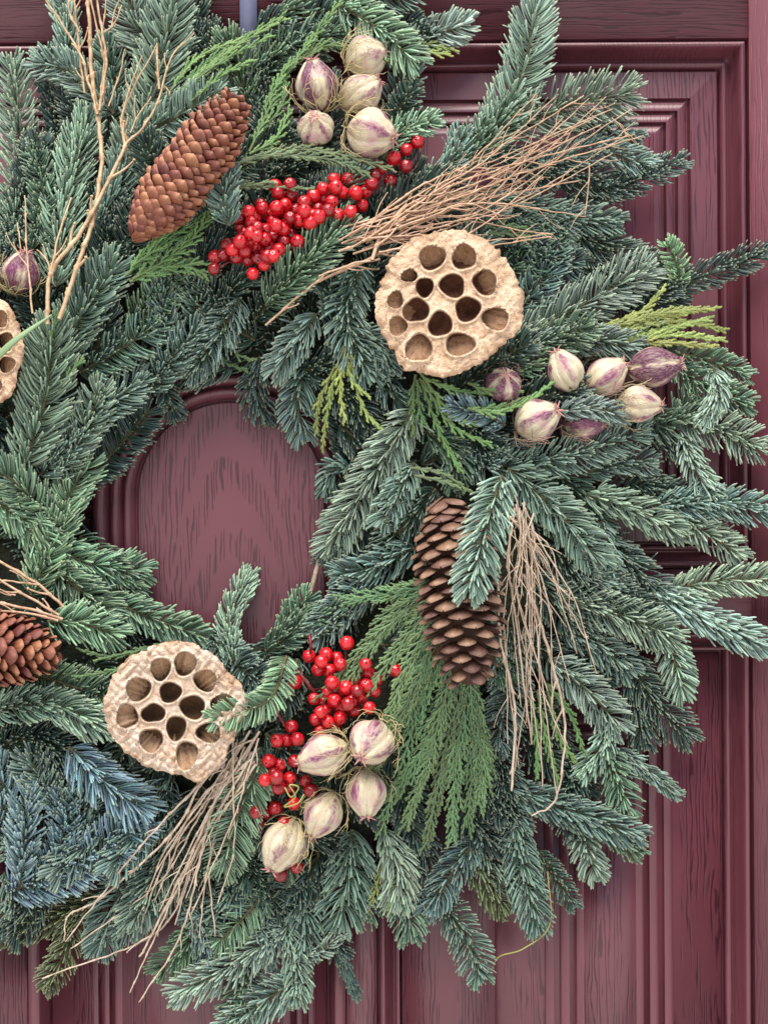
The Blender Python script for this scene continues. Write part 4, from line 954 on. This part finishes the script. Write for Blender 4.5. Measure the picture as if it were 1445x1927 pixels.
bunch('golden forked dry twigs rising at the top left over the fir', (105, 600), [
 ([(112,600),(150,490),(178,400),(192,300),(184,215)],4.6,4.6), ([(184,215),(174,150),(170,70),(166,-15)],5.0,3.8), ([(184,215),(166,150),(148,95),(84,-5)],2.8,2.2), ([(188,208),(200,120),(193,60),(182,-10)],3.0,2.2),
 ([(160,175),(150,100),(140,0)],2.6,2.0), ([(190,180),(197,110),(184,60),(170,-10)],2.4,1.8), ([(192,65),(215,45),(230,10)],2.2,1.4), ([(200,130),(192,80),(200,0)],2.0,1.4),
 ([(90,610),(96,515),(150,440),(200,350),(240,268)],4.6,4.0), ([(240,268),(270,240),(298,190),(322,110),(366,62)],3.2,1.4), ([(240,268),(232,225),(250,170),(295,85)],2.8,1.5), ([(236,262),(230,215),(268,105)],2.2,1.3),
 ([(300,168),(297,120),(296,82)],2.6,2.2), ([(246,250),(262,215),(285,182)],1.8,1.2), ([(304,160),(318,170),(320,180)],1.8,1.4), ([(96,515),(112,440),(135,372)],2.4,1.8), ([(62,590),(52,480),(47,368)],2.2,1.3), ([(96,512),(88,488),(70,470)],2.2,1.4),
 ([(40,500),(38,455),(34,418)],1.6,1.0), ([(205,200),(225,140),(236,92)],1.8,1.2), ([(196,195),(198,140),(202,95)],2.0,1.3), ([(150,60),(130,20),(135,-10)],2.4,2.0)], M_TWIG_Y, 2.6, 1)
tw = [([(500,612),(590,535),(680,495),(735,468)],2.2,3.6), ([(600,520),(660,498),(715,488)],1.8,2.6), ([(700,490),(720,440),(765,385)],4.4,3.6)]
rt = random.Random(11)
ends = [(1045,182),(1098,180),(1140,182),(1152,205),(1178,190),(1188,205),(1182,252),(1210,255),(1108,185),(1080,345),(1090,340),(1102,408),(1040,440),(1038,445),(1018,420),(1010,175),(1130,235),(1072,250),(1150,290),(1058,300),(1020,330),(980,355),(1000,280),(1060,220),(1016,190),(1120,220),(960,330),(1090,270),(940,405),(1000,320)]
for i, e in enumerate(ends):
    if i % 5 == 4: continue
    s0 = (rt.uniform(635, 740), rt.uniform(425, 478)); f = rt.uniform(.45, .55)
    mx = s0[0] + (e[0] - s0[0]) * f; my = s0[1] + (e[1] - s0[1]) * f + rt.uniform(-38, 34) - 6
    tw.append(([s0, (mx * .6 + s0[0] * .4 + 20, my * .6 + s0[1] * .4 + rt.uniform(-12, 12)), (mx + 40, my), e], rt.uniform(1.7, 2.9), rt.uniform(.9, 1.3)))
tw += [([(1150,222),(1170,238),(1178,256)],1.4,1.0), ([(1108,310),(1106,350),(1100,405)],1.6,1.1), ([(770,385),(860,345),(1000,300),(1190,254)],2.4,1.2), ([(765,400),(860,410),(960,430),(1040,442)],2.0,1.2)]
bunch('wide tangle of tan dry twigs fanning out above the tan lotus pod', (690, 480), tw, M_TWIG_R, 2.2, 3)
tw = []
for i, e in enumerate([(962,1488),(1048,1500),(1000,1395),(1122,1268),(1060,1395),(1020,1480),(975,1440),(990,1360),(1085,1230),(1030,1300),(1065,1180),(1100,1200),(1012,1250),(955,1400),(1040,1350),(1000,1200),(1072,1285),(980,1330),(1015,1420),(1078,1130),(1050,1100),(990,1130)]):
    s0 = (rt.uniform(938, 1005), rt.uniform(930, 1010)); mx = (s0[0] + e[0]) / 2 + rt.uniform(-42, 42); my = (s0[1] + e[1]) / 2
    tw.append(([s0, (mx * .5 + s0[0] * .5 + rt.uniform(-8, 14), my * .5 + s0[1] * .5), (mx, my), e], rt.uniform(1.3, 2.1), rt.uniform(.9, 1.3)))
tw += [([(935,1070),(940,1200),(968,1330),(962,1488)],3.2,2.6), ([(985,1080),(1030,1220),(1062,1360),(1046,1500),(1000,1535)],3.6,1.6), ([(968,955),(955,1060),(965,1130),(1000,1400)],2.6,2.0)]
bunch('straw-coloured dry twigs hanging down beside the dark brown pinecone', (965, 950), tw, M_TWIG_P, 2.0, 1)
tw = []
for e, mid in [((80,1842),(300,1750)), ((245,1868),(330,1680)), ((262,1886),(340,1760)), ((124,1772),(250,1610)), ((134,1785),(300,1660)), ((295,1640),(380,1500)), ((300,1715),(375,1560)), ((405,1762),(395,1620)), ((375,1765),(390,1640)), ((350,1690),(400,1560)), ((330,1740),(360,1640)), ((258,1765),(310,1620)), ((310,1600),(400,1480)), ((360,1720),(440,1540)), ((250,1755),(330,1560)), ((280,1790),(350,1640)), ((410,1700),(440,1600))]:
    s0 = (rt.uniform(425, 492), rt.uniform(1370, 1440)); tw.append(([s0, ((s0[0] + mid[0]) / 2, (s0[1] + mid[1]) / 2 + rt.uniform(-6, 6)), mid, e], rt.uniform(2.0, 3.2), rt.uniform(1.1, 1.7)))
tw += [([(380,1450),(335,1590),(290,1700)],2.4,1.4), ([(430,1450),(350,1630),(275,1780),(262,1800)],3.4,1.6), ([(395,1430),(330,1560),(190,1690),(130,1722),(122,1770)],2.8,1.4)]
bunch('long straw twigs trailing down to the left from the pale lotus pod', (460, 1400), tw, M_TWIG_P, 1.3, 1)
bunch('few tan twigs at the left edge above the orange-brown pinecone', (125, 1160), [([(120,1142),(70,1098),(-20,1045)],3.2,2.6), ([(112,1158),(50,1120),(-20,1080)],3.0,2.2), ([(118,1165),(50,1145),(-20,1132)],3.2,2.8), ([(110,1168),(40,1152),(-20,1150)],2.6,2.0), ([(75,1100),(30,1095),(-20,1090)],2.0,1.4), ([(30,1120),(10,1118),(-20,1104)],1.8,1.4)], M_TWIG_R, 2.2, 1)
sb = MB(); tube(sb, spline([W(586, 1112, 45), W(594, 1078, 50), W(603, 1042, 55)], 8), [3.5, 4, 4.6, 4.2, 4.4, 4, 4.8, 5], 8)
build(sb, 'cut_twig', M_TWIG_P, None, W(586, 1112, 45), label='short cut twig stub at the lower right rim of the wreath opening', cat='twig')
sb = MB(); tube(sb, spline([W(1030, 1640, 60), W(1034, 1740, 55), W(985, 1785, 50), W(940, 1800, 40), W(922, 1826, 30)], 40), 1.3, 5)
build(sb, 'tendril', M_TENDRIL, None, W(1030, 1640, 60), label='thin yellow tendril curling below the fir at the lower right', cat='tendril')
sb = MB(); tube(sb, spline([W(536, 1482, 190), W(548, 1500, 196), W(562, 1482, 200), W(545, 1478, 205), (W(556, 1500, 200)), W(535, 1518, 196), W(560, 1512, 200), W(572, 1495, 190)], 50), 1.5, 5)
build(sb, 'tendril', M_TENDRIL, None, W(536, 1482, 190), label='curly mustard tendril looped over the lowest string of berries', cat='tendril')

# metal hanger strap over the top of the door
hb = MB(); box(hb, wx(452, 0), wx(484, 0), wz(460, 320), wz(460, -400), 1.5, 6)
build(hb, 'wreath_hanger', M_METAL, None, W(468, 320, 2), smooth=False, label='flat grey-blue metal hanger strap running up behind the top of the wreath', cat='hanger')
print('sprigs', nsp)
